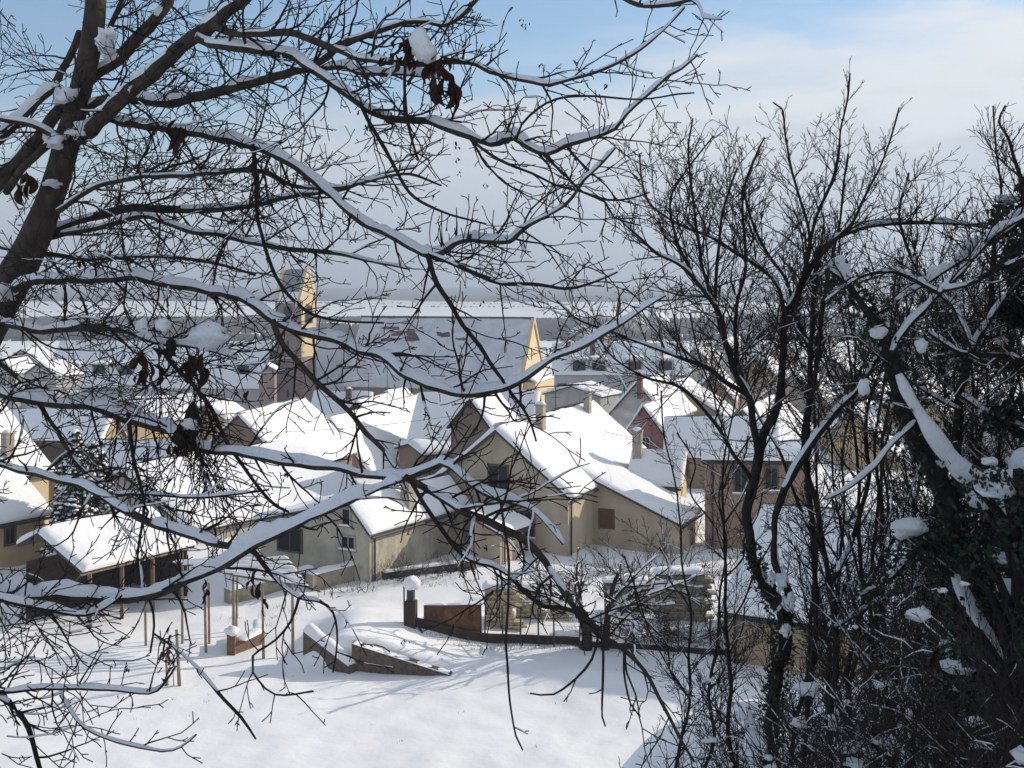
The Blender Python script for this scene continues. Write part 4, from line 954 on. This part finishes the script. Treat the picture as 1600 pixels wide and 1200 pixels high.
    def leafbunch(px, py, Y, w, h, n, snow=None):
        c = P(px, py, Y); m = MB(); sx = w/F*Y/2; sz = h/F*Y/2
        for k in range(n):
            a = c+Vector((rr.gauss(0, .45)*sx, rr.gauss(0, .45)*sx, rr.uniform(-.5, 1)*sz)); L = rr.uniform(.5, 1.0)*sz*1.1; wd = min(L*.45, sx*.8)
            ax = Vector((rr.gauss(0, .35), rr.gauss(0, .35), -1)).normalized(); sd = perp(ax, rr); nn = ax.cross(sd); seg = 6; b = len(m.v)
            for i in range(seg+1):
                t = i/seg; ww = wd*math.sin(math.pi*min(1, t*.92+.06))**.8; q = a+ax*L*t+nn*(.25*L*math.sin(t*2.5))
                for j, e in enumerate((-1, -.5, 0, .5, 1)):
                    m.v.append(tuple(q+sd*ww*e*.55+nn*(abs(e)*ww*.5+rr.uniform(-.1, .1)*ww)))
            for i in range(seg):
                for j in range(4): q0 = b+i*5+j; m.f.append((q0, q0+1, q0+6, q0+5))
        o = m.build('dead_leaves', M['leaf'], root)
        if snow:
            m = MB()
            for x, y, a, b_ in snow: m.ball(P(x, y, Y-.05), a, a*.7, b_, x, .2, 14, 10)
            m.build('snow', M['bsnow'], o, True)
    leafbunch(640, 82, 7.3, 52, 60, 16, ((655, 66, .055, .07), (668, 84, .055, .06), (660, 74, .06, .065))); leafbunch(688, 122, 7.2, 40, 78, 18)
    leafbunch(643, 122, 7.2, 14, 34, 4); leafbunch(602, 105, 7.4, 16, 36, 5)
    leafbunch(270, 212, 8.2, 24, 62, 9); leafbunch(245, 200, 8.3, 16, 26, 4)
    leafbunch(232, 570, 7.8, 34, 60, 11); leafbunch(306, 575, 7.8, 34, 62, 11); leafbunch(216, 595, 7.8, 14, 32, 3); leafbunch(385, 610, 7.6, 12, 34, 3)
    leafbunch(280, 690, 7.5, 34, 40, 8); leafbunch(300, 705, 7.4, 24, 30, 5); leafbunch(292, 672, 7.5, 36, 24, 6); leafbunch(406, 908, 6.9, 18, 56, 7); leafbunch(411, 942, 6.9, 12, 34, 4); leafbunch(324, 925, 7.0, 14, 44, 6)
    leafbunch(446, 750, 7.3, 20, 24, 3); leafbunch(492, 793, 7.0, 13, 22, 3); leafbunch(125, 420, 8.8, 12, 44, 5); leafbunch(40, 290, 8.8, 40, 60, 9); leafbunch(120, 232, 8.8, 8, 14, 3)
    for (x, y) in ((772, 70), (822, 38), (816, 34), (848, 103), (916, 150), (946, 137), (1009, 138), (896, 243), (712, 228), (714, 250), (717, 273), (756, 294), (678, 308), (559, 178), (574, 202), (590, 222), (735, 11), (752, 470), (861, 550), (691, 545), (130, 240), (330, 292), (200, 1047), (186, 1085), (757, 854), (632, 1000)):
        leafbunch(x, y, 7.0, 9, 15, 3)
lefttree()
lefttree_done = True
# ------------------------------------------------------------------ the thicket of bare trees on the right
RC = dict(seg=[.09, .07, .05], wig=[.11, .15, .2], trop=[.012, .015, .01], gap=[.085, .07], ratio=[.52, .42], lmax=[.75, .24], ang=[38, 42], rmin=.0029, lmin=.05, thin=.65, up=.35)
def ivy(m, pts, rad, dens, spread, size, rr):
    for i in range(len(pts)-1):
        for k in range(dens):
            p = pts[i].lerp(pts[i+1], rr.random()); v = perp((pts[i+1]-pts[i]).normalized(), rr); c = p+v*(rad[i]+abs(rr.gauss(0, spread))); s = size*rr.uniform(.6, 1.3)
            a = rv(rr).normalized(); b = perp(a, rr)
            m.face([c-a*s, c-b*s*.8, c+a*s*.9, c+b*s*.8])
def treeobj(label, Y, stems, seed, ivyset=(), group=None, shoot=.16, sl=.7, snow=1.0, cfg=RC, extra=0, name='bare_tree', gap0=0, twigsnow=.5):
    """stems: (points px,py,w ; Y offset start,end ; snow cover). The first stem is the trunk and runs to the ground"""
    rr = random.Random(seed); x0 = P(stems[0][0][0][0], stems[0][0][0][1], Y); g = Vector((x0.x, Y, gz(x0.x, Y)-.3))
    root = empty(name, g, label, 'tree', group); tw = []; iv = MB()
    for k, (pp, o0, o1, cov) in enumerate(stems):
        n = len(pp); ys = [Y+o0+(o1-o0)*(i/(n-1)) for i in range(n)]
        P_ = [P(x, y, q) for (x, y, w), q in zip(pp, ys)]; W_ = [w/2/F*q for (x, y, w), q in zip(pp, ys)]
        if k == 0 and P_[0].z > g.z: P_.insert(0, g); W_.insert(0, W_[0]*1.15)
        pts, rad = crom(P_, W_, .06)
        pts = [p+Vector((noise.noise(p*4), noise.noise(p*4+Vector((5, 0, 0))), 0))*min(.03, r*.7) for p, r in zip(pts, rad)]
        rad = [max(.0035, r*(1+.12*noise.noise(p*9)+.08*noise.noise(p*25))) for p, r in zip(pts, rad)]
        m = MB(); m.tube(pts, rad, 12 if rad[0] > .04 else 8); br = m.build('trunk' if k == 0 else 'branch', M['bark2'], root, True)
        if cov:
            m = MB(); rm = sum(rad)/len(rad); snow_on(m, pts, rad, snow*rm*1.1, cov, k+seed, steep=.93, K=7)
            if m.v: m.build('snow', M['bsnow'], br, True)
        L = 0; nxt = shoot
        for i in range(1, len(pts)-1):
            L += (pts[i]-pts[i-1]).length
            if L > nxt:
                nxt += shoot*rr.uniform(.4, 1.5)*.72
                qx = CX+F*pts[i].x/pts[i].y; qy = HY+(CZ-pts[i].z)/pts[i].y*F
                if 640 < qy < 1010 and 960 < qx < 1420 and rr.random() < .66: continue
                if rad[i] > .055 and rr.random() < .5: continue
                d = (pts[i+1]-pts[i]).normalized(); v = perp(d, rr); a = R(rr.gauss(46, 14)); nd = d*math.cos(a)+v*math.sin(a); nd.z += rr.uniform(0, .5); nd.normalize()
                grow(tw, pts[i], nd, (.35 if qy < 260 else 1)*sl*rr.uniform(.4, 1.55)*(1.05-.5*i/len(pts)), max(.0045, min(rad[i]*.5, .009)), 0, cfg, rr)
        if k in ivyset: ivy(iv, pts, rad, 26, .05+rad[0]*.8, .028, rr)
    mesh_paths(tw).build('twigs', M['ftwig'], root)
    if iv.v: iv.build('ivy', M['ivy'], root)
    m = MB()
    for pts, rad, lvl in tw:
        if (lvl < 2 and rr.random() < (twigsnow if lvl else .9)) and pts[0].z < P(0, 420, pts[0].y).z: snow_on(m, pts, rad, .008, .44, rr.uniform(0, 9), 1.15, K=4)
    if m.v: m.build('twig_snow', M['bsnow'], root, True)
    return root, iv
T1 = [([(1200,1230,20),(1206,1133,20),(1209,1100,20),(1216,1050,21),(1226,1007,22),(1226,973,23),(1216,943,22),(1199,917,19),(1179,880,16),(1169,843,15),(1167,800,15),(1178,750,16),(1189,700,16),(1199,667,15),(1216,633,14),(1223,583,12),(1224,533,11),(1224,493,10),(1239,467,10),(1266,420,9),(1285,395,7),(1300,380,6),(1330,350,5),(1355,300,4),(1380,250,3),(1398,195,3),(1405,168,2.5)], 0, .3, .35),
 ([(1185,705,13),(1176,653,11),(1166,617,11),(1146,577,10),(1133,533,9),(1129,507,8),(1113,473,8),(1083,433,7),(1056,410,6),(1025,395,5),(1000,372,4),(965,340,3)], 0, -.6, .6),
 ([(1131,520,7),(1108,455,6),(1092,385,5),(1082,300,4),(1076,232,3),(1083,185,2.5)], -.2, .2, .2),
 ([(1085,436,6),(1056,370,5),(1048,310,4),(1070,270,3),(1115,212,2.5)], -.4, -.2, .2),
 ([(1150,585,7),(1150,490,6),(1166,405,5),(1160,310,4),(1182,240,3),(1195,215,2.5)], -.1, .4, .2),
 ([(1115,478,6),(1122,400,5),(1130,330,4),(1152,262,3)], -.2, 0, .2),
 ([(1166,617,9),(1133,597,8),(1109,577,7),(1066,560,6),(1020,543,5),(960,520,4),(905,500,3),(870,470,3)], -.1, -.9, .5),
 ([(1172,745,7),(1150,715,6),(1116,660,6),(1066,607,5),(1010,590,4),(960,560,3),(930,520,3)], 0, -.7, .3),
 ([(1224,493,8),(1216,450,7),(1190,420,7),(1150,395,6),(1110,370,5),(1060,350,4),(1010,310,3),(1000,240,3)], .1, .4, .4),
 ([(1224,520,7),(1245,470,7),(1262,400,6),(1275,340,5),(1300,285,5),(1310,240,4),(1314,200,3),(1325,150,3),(1328,115,2.5)], .1, .6, .1),
 ([(1213,960,12),(1233,933,13),(1222,905,13),(1213,883,12),(1210,840,9),(1216,793,12),(1239,743,13),(1256,710,13),(1279,677,12),(1306,643,11),(1343,607,9),(1356,587,7),(1375,550,5),(1400,520,4)], 0, -.5, 1.0),
 ([(1230,480,6),(1255,430,6),(1265,370,5),(1250,310,4),(1235,260,4),(1228,215,3),(1222,170,3),(1208,160,2.5)], .1, .3, .1)]
T1l = 'dark bare tree with an ivy-wrapped, snow-caught trunk standing left in the right-hand thicket'
t1, _ = treeobj(T1l, 12.0, T1, 21, ivyset=(), sl=.75, shoot=.13)
m = MB(); ri = random.Random(9); q = [P(x, y, 12) for x, y in ((1172,850),(1185,890),(1205,930),(1220,960),(1226,1007),(1216,1050),(1209,1100),(1204,1150),(1200,1230))]; pts, rad = crom(q, [.045, .05, .06, .075, .075, .07, .065, .06, .06], .06)
ivy(m, pts, rad, 34, .035, .022, ri); m.build('ivy', M['ivy'], t1)
for (x, y, a, b) in ((1212,868,.03,.10),(1222,905,.05,.10),(1232,940,.06,.08),(1180,1165,.10,.16),(1205,905,.03,.06),(1165,1120,.07,.07),(1228,985,.05,.05)):
    m = MB(); m.ball(P(x, y, 11.9), a, a, b, x+y, .45, 16, 12); m.build('snow', M['bsnow'], t1, True)
T2 = [([(1296,1230,11),(1296,1167,11),(1299,1100,10),(1305,1040,10),(1306,990,10),(1298,930,9),(1289,867,9),(1279,800,9),(1262,740,9),(1255,690,8),(1262,640,7),(1275,580,7),(1282,520,6),(1290,450,6),(1300,400,5),(1312,350,4),(1318,290,3.5),(1325,240,3)], 0, .5, .4),
 ([(1296,917,8),(1325,860,8),(1345,800,7),(1358,740,7),(1352,680,6),(1360,620,5),(1380,570,4)], 0, .4, .4),
 ([(1306,980,8),(1345,955,8),(1390,930,7),(1440,915,6),(1500,900,5)], 0, .2, .9),
 ([(1290,870,6),(1262,820,6),(1240,770,5),(1215,700,5),(1180,640,4),(1150,560,4),(1120,510,3)], 0, .6, .4)]
treeobj('slender bare tree just right of the ivy-wrapped one, its trunk dark and snow-flecked', 13.2, T2, 22, sl=.8, shoot=.14)
T3 = [([(1590,1230,44),(1575,1130,42),(1560,1060,40),(1535,970,38),(1508,880,36),(1483,790,36),(1460,733,34),(1426,667,34),(1404,600,30),(1390,560,24),(1380,520,18),(1350,480,12),(1320,440,8),(1290,420,5)], 0, .2, .55),
 ([(1392,560,11),(1399,533,10),(1433,493,10),(1466,458,10),(1500,427,9),(1523,400,8),(1560,362,8),(1610,335,7)], 0, .3, .95),
 ([(1466,458,8),(1433,440,8),(1399,425,7),(1366,427,5),(1330,440,4),(1290,470,3)], .1, -.3, .95),
 ([(1472,454,7),(1516,443,7),(1560,420,7),(1610,400,6)], .1, .2, .95),
 ([(1430,660,9),(1395,690,9),(1365,730,8),(1330,760,7),(1290,780,5)], 0, -.4, .9),
 ([(1500,860,14),(1460,850,12),(1420,870,10),(1385,905,8),(1345,930,6)], 0, -.5, .95)]
t3, _ = treeobj('thick leaning trunk smothered in dark ivy with snow slabs on its upper side', 11.2, T3, 23, ivyset=(0, 5), sl=.7, shoot=.15, snow=1.2)
# slabs of snow on the leaning ivy trunk
m = MB(); path = [(1404,585,.03),(1420,618,.05),(1440,650,.06),(1462,684,.07),(1486,716,.08),(1512,742,.09),(1545,758,.10),(1580,752,.12),(1620,735,.14)]
pts, rad = crom([P(x, y, 11.0) for x, y, r in path], [r for x, y, r in path], .04); m.tube(pts, [r*(1+.3*noise.noise(p*5)) for p, r in zip(pts, rad)], 12)
for (x, y, a, b, c) in ((1536,778,.13,.1,.09),(1575,790,.14,.1,.11),(1604,735,.15,.12,.22),(1590,772,.15,.1,.15),(1556,748,.12,.1,.09)): m.ball(P(x, y, 11.0), a, b, c, x+y, .16, 18, 12)
m.build('snow', M['bsnow'], t3, True)
m = MB(); path = [(1492,900,.04),(1510,935,.06),(1528,965,.07),(1548,1000,.06),(1562,1035,.04)]
pts, rad = crom([P(x, y, 11.0) for x, y, r in path], [r for x, y, r in path], .04); m.tube(pts, [r*(1+.35*noise.noise(p*5)) for p, r in zip(pts, rad)], 12); m.build('snow', M['bsnow'], t3, True)
for (x, y, a, b, c) in ((1420,824,.15,.1,.085),(1350,605,.05,.05,.07),(1440,540,.05,.05,.06),(1372,520,.08,.06,.05)):
    m = MB(); m.ball(P(x, y, 11.0), a, b, c, x+y, .2, 18, 12); m.build('snow', M['bsnow'], t3, True)
T4 = [([(1470,1230,20),(1478,1120,20),(1484,1000,18),(1488,900,17),(1492,800,16),(1496,700,15),(1500,620,14),(1510,580,13),(1518,545,12),(1530,520,11),(1546,500,10),(1549,450,9),(1553,400,8),(1557,350,6),(1565,300,4),(1556,230,3),(1552,165,2.5)], 0, .3, .3),
 ([(1520,540,10),(1505,505,9),(1490,475,8),(1470,462,7),(1440,430,6),(1415,380,5),(1405,330,4),(1420,270,3)], 0, .6, .7),
 ([(1546,500,9),(1575,457,9),(1610,430,8)], 0, 0, .9),
 ([(1502,618,10),(1535,640,9),(1570,658,9),(1610,670,9)], 0, -.4, 1.0),
 ([(1500,640,8),(1470,625,7),(1430,600,6),(1400,570,5),(1370,545,4)], 0, .5, .8)]
treeobj('dark forked trunk behind the leaning ivy tree, splitting level with the rooftops', 12.6, T4, 24, sl=.8, shoot=.13)
T5 = [([(1640,1200,30),(1640,700,24),(1630,480,18),(1610,350,15),(1600,343,14),(1573,360,12),(1546,377,11),(1516,397,10),(1490,415,8),(1450,440,6),(1400,470,5)], 0, -.6, .9),
 ([(1610,380,9),(1600,300,8),(1585,250,6),(1575,215,5),(1560,190,3),(1570,165,2.5)], 0, .3, .1),
 ([(1635,600,9),(1590,560,8),(1550,555,7),(1500,550,6),(1450,520,4)], 0, -.3, .8)]
treeobj('tree at the right picture edge sending a snow-capped arching bough into view', 12.0, T5, 25, sl=.8)
T6 = [([(1255,1230,9),(1262,1100,9),(1275,980,8),(1270,850,8),(1262,730,8),(1266,600,8),(1270,480,8),(1279,397,8),(1299,377,8),(1333,360,8),(1366,352,7),(1433,348,6),(1500,350,5),(1550,357,4)], 0, -.4, .8),
 ([(1270,560,6),(1245,500,6),(1230,440,5),(1195,390,5),(1170,330,4),(1160,290,3)], 0, .3, .2)]
treeobj('thin tree bending over to the right in a long snow-lined arch above the roofs', 13.8, T6, 26, sl=.7, shoot=.12)
# young stems filling the thicket
rs = random.Random(77)
def sapling(px, Y, ytop, lean, w, seed, label, group, cov=.3, bend=.0):
    rr = random.Random(seed); n = 9; pp = []
    for i in range(n+1):
        t = i/n; y = 1230+(ytop-1230)*t; x = px+lean*t+bend*math.sin(t*3.14)+rr.gauss(0, 7)
        pp.append((x, y, max(2.6, w*(1-t*.85))))
    cov = .8 if px > 1340 else cov
    st = [(pp, 0, rr.uniform(-.4, .4), cov)]
    for k in range(rr.randint(3, 5)):
        i = rr.randint(2, 7); x, y, w_ = pp[i]; s = rr.choice((-1, 1)); L = rr.uniform(90, 230); q = [(x, y, w_*.7)]
        for j in range(1, 5): q.append((x+s*L*.45*(j/4)**.8+rr.gauss(0, 5), y-L*(j/4)**1.1, max(2.6, w_*.7*(1-j/5))))
        st.append((q, 0, rr.uniform(-.4, .4), cov))
    treeobj(label, Y, st, seed, sl=.75, shoot=.16, group=group)
sap = [(1060, 15, 420, -30, 6, 30), (1100, 16.5, 360, 10, 6, 20), (1290, 16.5, 250, 50, 8, 0), (1310, 14.6, 330, -40, 7, 30), (1390, 15.2, 260, 30, 8, -30), (1460, 16.8, 270, -40, 9, 20), (1480, 13, 400, 50, 9, 0), (1545, 14.5, 260, -10, 10, 0), (1575, 16, 300, 10, 11, 10), (1420, 12.6, 600, -30, 8, 20), (1530, 11.6, 620, 20, 11, 10),
       (1150, 15.5, 300, 20, 8, -30), (1240, 16, 190, 30, 8, 20), (1330, 15, 180, -20, 10, 20), (1365, 13.5, 230, 40, 10, -20),
       (1400, 16, 210, 10, 11, -30), (1430, 14, 240, 25, 11, 30), (1520, 15.5, 220, -20, 12, 20), (1560, 13.5, 230, 30, 12, -10), (1600, 15, 200, 20, 12, 10), (1345, 17, 330, -60, 8, -40), (1450, 18, 300, -30, 10, 0), (1585, 17.5, 260, 10, 11, 0), (1510, 12.2, 480, -40, 11, 20), (1380, 11.8, 640, -60, 9, 20)]
for k, (px, Y, yt, ln, w, bd) in enumerate(sap):
    sapling(px, Y, yt+190, ln, w, 300+k, 'young bare tree in the tangled right-hand thicket', 'young bare trees of the right-hand thicket', .45, bd)
# low undergrowth with snow
def bush(px, py, Y, n, L, label, seed, group, lean=-.2, spread=.8, snow=.7, r=.006):
    rr = random.Random(seed); c = P(px, py, Y); root = empty('bare_shrub', c, label, 'shrub', group); out = []; cf = dict(RC); cf['trop'] = [.0, .02, .02]; cf['wig'] = [.12, .15, .2]
    for k in range(n):
        p = c+Vector((rr.gauss(0, .25)*spread, rr.gauss(0, .25), 0)); d = Vector((lean+rr.gauss(0, .5)*spread, rr.gauss(0, .4), rr.uniform(.35, 1.1))).normalized(); grow(out, p, d, L*rr.uniform(.5, 1.25), r, 0, cf, rr)
    m = mesh_paths(out); m.build('stems', M['ftwig'], root); m = MB()
    for pts, rad, lvl in out:
        if lvl < 2 and rr.random() < (.8 if Y < 20 else snow): snow_on(m, pts, rad, .009 if Y < 20 else .014, .46, rr.uniform(0, 9), 1.15, K=4)
        if Y < 20 and lvl < 2 and rr.random() < .05: s_ = rr.uniform(.015, .06); m.ball(pts[len(pts)//2]+Vector((0, 0, s_*.4)), s_*1.5, s_*1.3, s_*.75, rr.uniform(0, 99), .45, 8, 6)
    if m.v: m.build('snow', M['bsnow'], root, True)
    return root
for k, (px, py, Y, n, L) in enumerate([(1120, 1250, 9.2, 8, .8), (1190, 1240, 9.4, 7, .8), (1260, 1245, 9.2, 7, .9), (1330, 1245, 9.3, 8, .9), (1400, 1240, 9.2, 10, 1.1), (1460, 1235, 9.4, 9, 1.2), (1530, 1235, 9.3, 9, 1.2), (1590, 1235, 9.2, 9, 1.3), (1470, 1110, 12.2, 14, 1.2), (1430, 1000, 12.8, 10, 1.0), (1520, 700, 13, 14, 1.2), (1480, 600, 13.5, 12, 1.1), (1560, 1060, 12.2, 14, 1.4), (1490, 900, 12.4, 14, 1.2), (1580, 820, 12.6, 16, 1.3), (1590, 600, 13, 16, 1.3)]):
    bush(px, py, Y, n, L, 'snowy bare undergrowth at the foot of the right-hand thicket', 500+k, 'snowy undergrowth below the right-hand trees', snow=.45)
# evergreen masses: right edge, partly in view, and unseen ones placed beyond the frame to shade the foreground
def evergreen(x, y, h, r, label, seed, leaf=.06, n=9000, group=None, base=1.5, snowballs=40, name='evergreen_tree'):
    rr = random.Random(seed); g = Vector((x, y, gz(x, y)-.3)); root = empty(name, g, label, 'tree', group)
    m = MB(); m.tube([g, g+Vector((.1, 0, h*.5)), g+Vector((0, .1, h))], [.28, .2, .04], 9)
    cl = []
    for k in range(90):
        t = rr.random()**.8; z = base+(h-base)*t; R0 = r*(math.sin(math.pi*min(1, .12+.86*t*.92+.02))**.55)*rr.uniform(.35, 1.0); a = rr.uniform(0, 6.28)
        c = g+Vector((math.cos(a)*R0, math.sin(a)*R0, z)); cl.append((c, rr.uniform(.35, .8)*r*.42)); s_ = g+Vector((0, 0, max(.5, z-.7)))
        m.tube([s_, s_.lerp(c, .5)+Vector((0, 0, .15)), c], [.05, .035, .012], 5)
    m.build('trunk', M['bark2'], root, True); lf = MB(); per = n//len(cl)
    for c, s in cl:
        for k in range(per):
            d = rv(rr).normalized(); p = c+Vector((d.x*s, d.y*s, d.z*s*.7))*rr.random()**.4; a = rv(rr).normalized(); b = perp(a, rr); q = leaf*rr.uniform(.6, 1.3); lf.face([p-a*q, p-b*q*.6, p+a*q, p+b*q*.6])
    cr = lf.build('crown', M['ivy'], root); sn = MB()
    for k in range(snowballs):
        c, s = rr.choice(cl); sn.ball(c+Vector((rr.gauss(0, .3)*s, rr.gauss(0, .3)*s, s*.68)), s*rr.uniform(.3, .7), s*rr.uniform(.3, .7), s*.22, k, .4, 10, 6)
    if sn.v: sn.build('snow', M['bsnow'], cr, True)
    return root
evergreen(5.35, 12.6, 7.8, .85, 'dark ivy-covered evergreen filling the right picture edge', 1, leaf=.036, n=13000, snowballs=30)
evergreen(4.15, 10.4, 4.5, .95, 'low dark holly bush with thick snow pads at the lower right edge', 2, leaf=.030, n=5200, snowballs=12, base=.3, name='evergreen_bush')
for k, (x, y, h, r) in enumerate([(12.5, 9.5, 17, 2.6), (10.8, 13.5, 15, 2.4), (15.5, 13.0, 17.5, 2.8), (14.5, 17.5, 15.5, 2.6), (10.5, 5.2, 16, 2.5), (20, 17, 16, 3), (8.6, 10.6, 11, 1.8), (7.6, 7.0, 9, 1.5), (13.5, 24, 15, 2.6), (17, 21.5, 15, 2.6), (15, 28, 14, 2.6)]):
    evergreen(x, y, h, r, 'unseen tall dark evergreen placed beyond the right picture edge to shade the foreground', 30+k, leaf=.16, n=9000, group='unseen evergreens placed to shade the foreground', snowballs=30)
# ------------------------------------------------------------------ orchard tree and shrubs in the garden
def orchard():
    rr = random.Random(6); Y = 48.6; px = 915; g = gp(px, Y, -.3); root = empty('fruit_tree', g, 'gnarled low fruit tree with snow on every bough behind the garden fence', 'tree')
    pts, rad = crom([g, g+Vector((.05, 0, .9)), g+Vector((-.1, .05, 1.7))], [.26, .2, .19], .15); m = MB(); m.tube(pts, rad, 10); m.build('trunk', M['bark2'], root, True)
    c2 = g+Vector((.75, .1, 0)); pts, rad = crom([c2, c2+Vector((.05, 0, 1.1)), c2+Vector((.2, 0, 2.3)), c2+Vector((.5, 0, 3.2))], [.15, .13, .11, .06], .15); m = MB(); m.tube(pts, rad, 10); m.build('trunk', M['bark2'], root, True)
    cf = dict(seg=[.25, .2, .16, .13], wig=[.13, .15, .17, .2], trop=[-.005, .015, .02, .01], gap=[.42, .32, .26], ratio=[.5, .5, .45], lmax=[1.9, .9, .45], ang=[42, 45, 45], rmin=.012, lmin=.15, thin=.62, up=.15)
    out = []
    for k in range(13):
        a = k*6.283/13+rr.gauss(0, .15); d = Vector((math.cos(a)*1.1, math.sin(a)*.8, rr.uniform(.2, .75))).normalized(); o = g+Vector((-.1, 0, 1.7)) if d.x < .2 else c2+Vector((.1, 0, rr.uniform(1.5, 2.4)))
        q0 = len(out); grow(out, o, d, rr.uniform(2.6, 4.3), .085, 0, cf, rr)
        m = MB(); m.tube(out[q0][0], out[q0][1], 8); b = m.build('branch', M['bark2'], root, True); m = MB(); fine = [(p_, r_) for p_, r_ in zip(*crom(out[q0][0], out[q0][1], .1))]; snow_on(m, [f[0] for f in fine], [f[1] for f in fine], .075, .95, k, 1.15, K=6)
        if m.v: m.build('snow', M['bsnow'], b, True)
    mesh_paths([o for o in out if o[2] > 0]).build('twigs', M['twig'], root); m = MB()
    for p_, r_, l_ in out:
        if l_ > 0 and rr.random() < .75: snow_on(m, p_, r_, .035, .75, rr.uniform(0, 9), 1.4, K=4)
    m.build('twig_snow', M['bsnow'], root, True)
orchard()
ORD = ['third', 'fourth', 'fifth', 'sixth', 'seventh', 'second', 'first']
cfg2 = 'bare shrubs along the foot of the stucco wall'
for k, (px, Y, L) in enumerate([(600, 58.3, 1.0), (622, 58.5, 1.3), (650, 58.8, 1.4), (690, 59.3, 1.1), (720, 59.6, .9), (560, 57, .6), (520, 56.5, .6)]):
    p = gp(px, Y); q = (px, HY+(CZ-p.z)/Y*F)
    cf = None; bush(q[0], q[1], Y, 9, L, ORD[k]+' bare shrub from the left along the stained stucco wall and low wall', 700+k, cfg2, 0, 1.6, .3, .014)
SH = ['just right of the fruit tree', 'between the two tan board stacks', 'in front of the tall tan board stack', 'behind the fence under the beige gable', 'below the dark doorway of the lean-to wing', 'below the rust-coloured shutter', 'at the far right end of the lean-to wing']
for k, (px, Y, L, sp) in enumerate([(985, 50.5, 1.4, 3), (1030, 49.5, 1.7, 3), (1090, 50, 1.7, 3), (850, 57, 1.6, 5), (920, 58, 1.7, 5), (1000, 60, 1.9, 5), (1070, 61, 2.0, 5)]):
    p = gp(px, Y); bush(px, HY+(CZ-p.z)/Y*F, Y, 14, L, 'snow-laden bare garden shrub '+SH[k], 720+k, 'snow-laden garden shrubs beyond the fence', 0, sp, .9, .018)
# ------------------------------------------------------------------ air
def haze():
    m = bpy.data.materials.new('haze'); m.use_nodes = True; n = m.node_tree.nodes; n.clear(); o = n.new('ShaderNodeOutputMaterial'); v = n.new('ShaderNodeVolumePrincipled')
    v.inputs['Color'].default_value = (.80, .88, 1, 1); v.inputs['Density'].default_value = .00058; v.inputs['Anisotropy'].default_value = .2; m.node_tree.links.new(v.outputs[0], o.inputs['Volume'])
    b = MB(); b.box((0, 7000, -60), 34000, 14600, 60+130); tag(b.build('haze', m), 'pale winter haze over the plain', kind='stuff')
haze()
def tufts():
    rr = random.Random(12); m = MB()
    def tuft(px, Y, n, L, sp):
        g = gp(px, Y, -.05)
        for k in range(n):
            a = g+Vector((rr.gauss(0, sp), rr.gauss(0, sp*.6), 0)); b = a+Vector((rr.gauss(0, .3)*L, rr.gauss(0, .3)*L, L*rr.uniform(.5, 1.1))); w = Vector((.009, 0, 0)); m.face([a-w, a+w, b])
    for k in range(70): tuft(rr.uniform(480, 745), rr.uniform(57.4, 58.8), 6, .22, .15)
    for k in range(70): tuft(rr.uniform(640, 1060), rr.uniform(48.4, 49.2), 7, .25, .15)
    for k in range(26): tuft(rr.uniform(40, 1000), rr.uniform(38, 47), 4, .16, .08)
    for k in range(16): tuft(rr.uniform(340, 480), rr.uniform(52, 55), 8, .3, .15)
    tag(m.build('dry_grass', M['post']), 'dry grass tips poking through the garden snow', None, kind='stuff')
tufts()
def smoke():
    m = bpy.data.materials.new('smoke'); m.use_nodes = True; t = m.node_tree; n = t.nodes; n.clear(); o = n.new('ShaderNodeOutputMaterial'); v = n.new('ShaderNodeVolumePrincipled')
    g = n.new('ShaderNodeNewGeometry'); z = n.new('ShaderNodeTexNoise'); z.inputs['Scale'].default_value = 1.1; z.inputs['Detail'].default_value = 4; t.links.new(g.outputs['Position'], z.inputs['Vector'])
    r = n.new('ShaderNodeMapRange'); r.inputs[1].default_value = .46; r.inputs[2].default_value = .75; r.inputs[4].default_value = 1.3; t.links.new(z.outputs[0], r.inputs[0]); t.links.new(r.outputs[0], v.inputs['Density'])
    v.inputs['Color'].default_value = (.95, .95, .97, 1); t.links.new(v.outputs[0], o.inputs['Volume'])
    b = MB(); b.ball(P(968, 664, 80), 1.15, .9, .95, 3, .3, 16, 10); b.ball(P(950, 652, 81), .8, .6, .5, 4, .3, 16, 10); x = b.build('smoke', m, smooth_=True)
    tag(x, 'faint white smoke drifting left of the pale chimney', None, kind='stuff')
smoke()
for k, (a, b, s, lb) in enumerate(((P(-20, 684, 70), P(470, 688, 95), .5, 'thin overhead wire crossing the rooftops at the left'), (P(395, 676, 85), P(770, 640, 78), .3, 'thin overhead wire crossing the central roofs'), (P(870, 652, 80), P(1240, 712, 60), .5, 'thin overhead wire above the pink gable'))):
    m = MB(); m.tube([a.lerp(b, t/14)-Vector((0, 0, s*4*(t/14)*(1-t/14))) for t in range(15)], [.012]*15, 4); tag(m.build('overhead_wire', M['metal'], origin=a), lb, 'wire')
for o, _ in ORG:
    if '_o' in o: del o['_o']
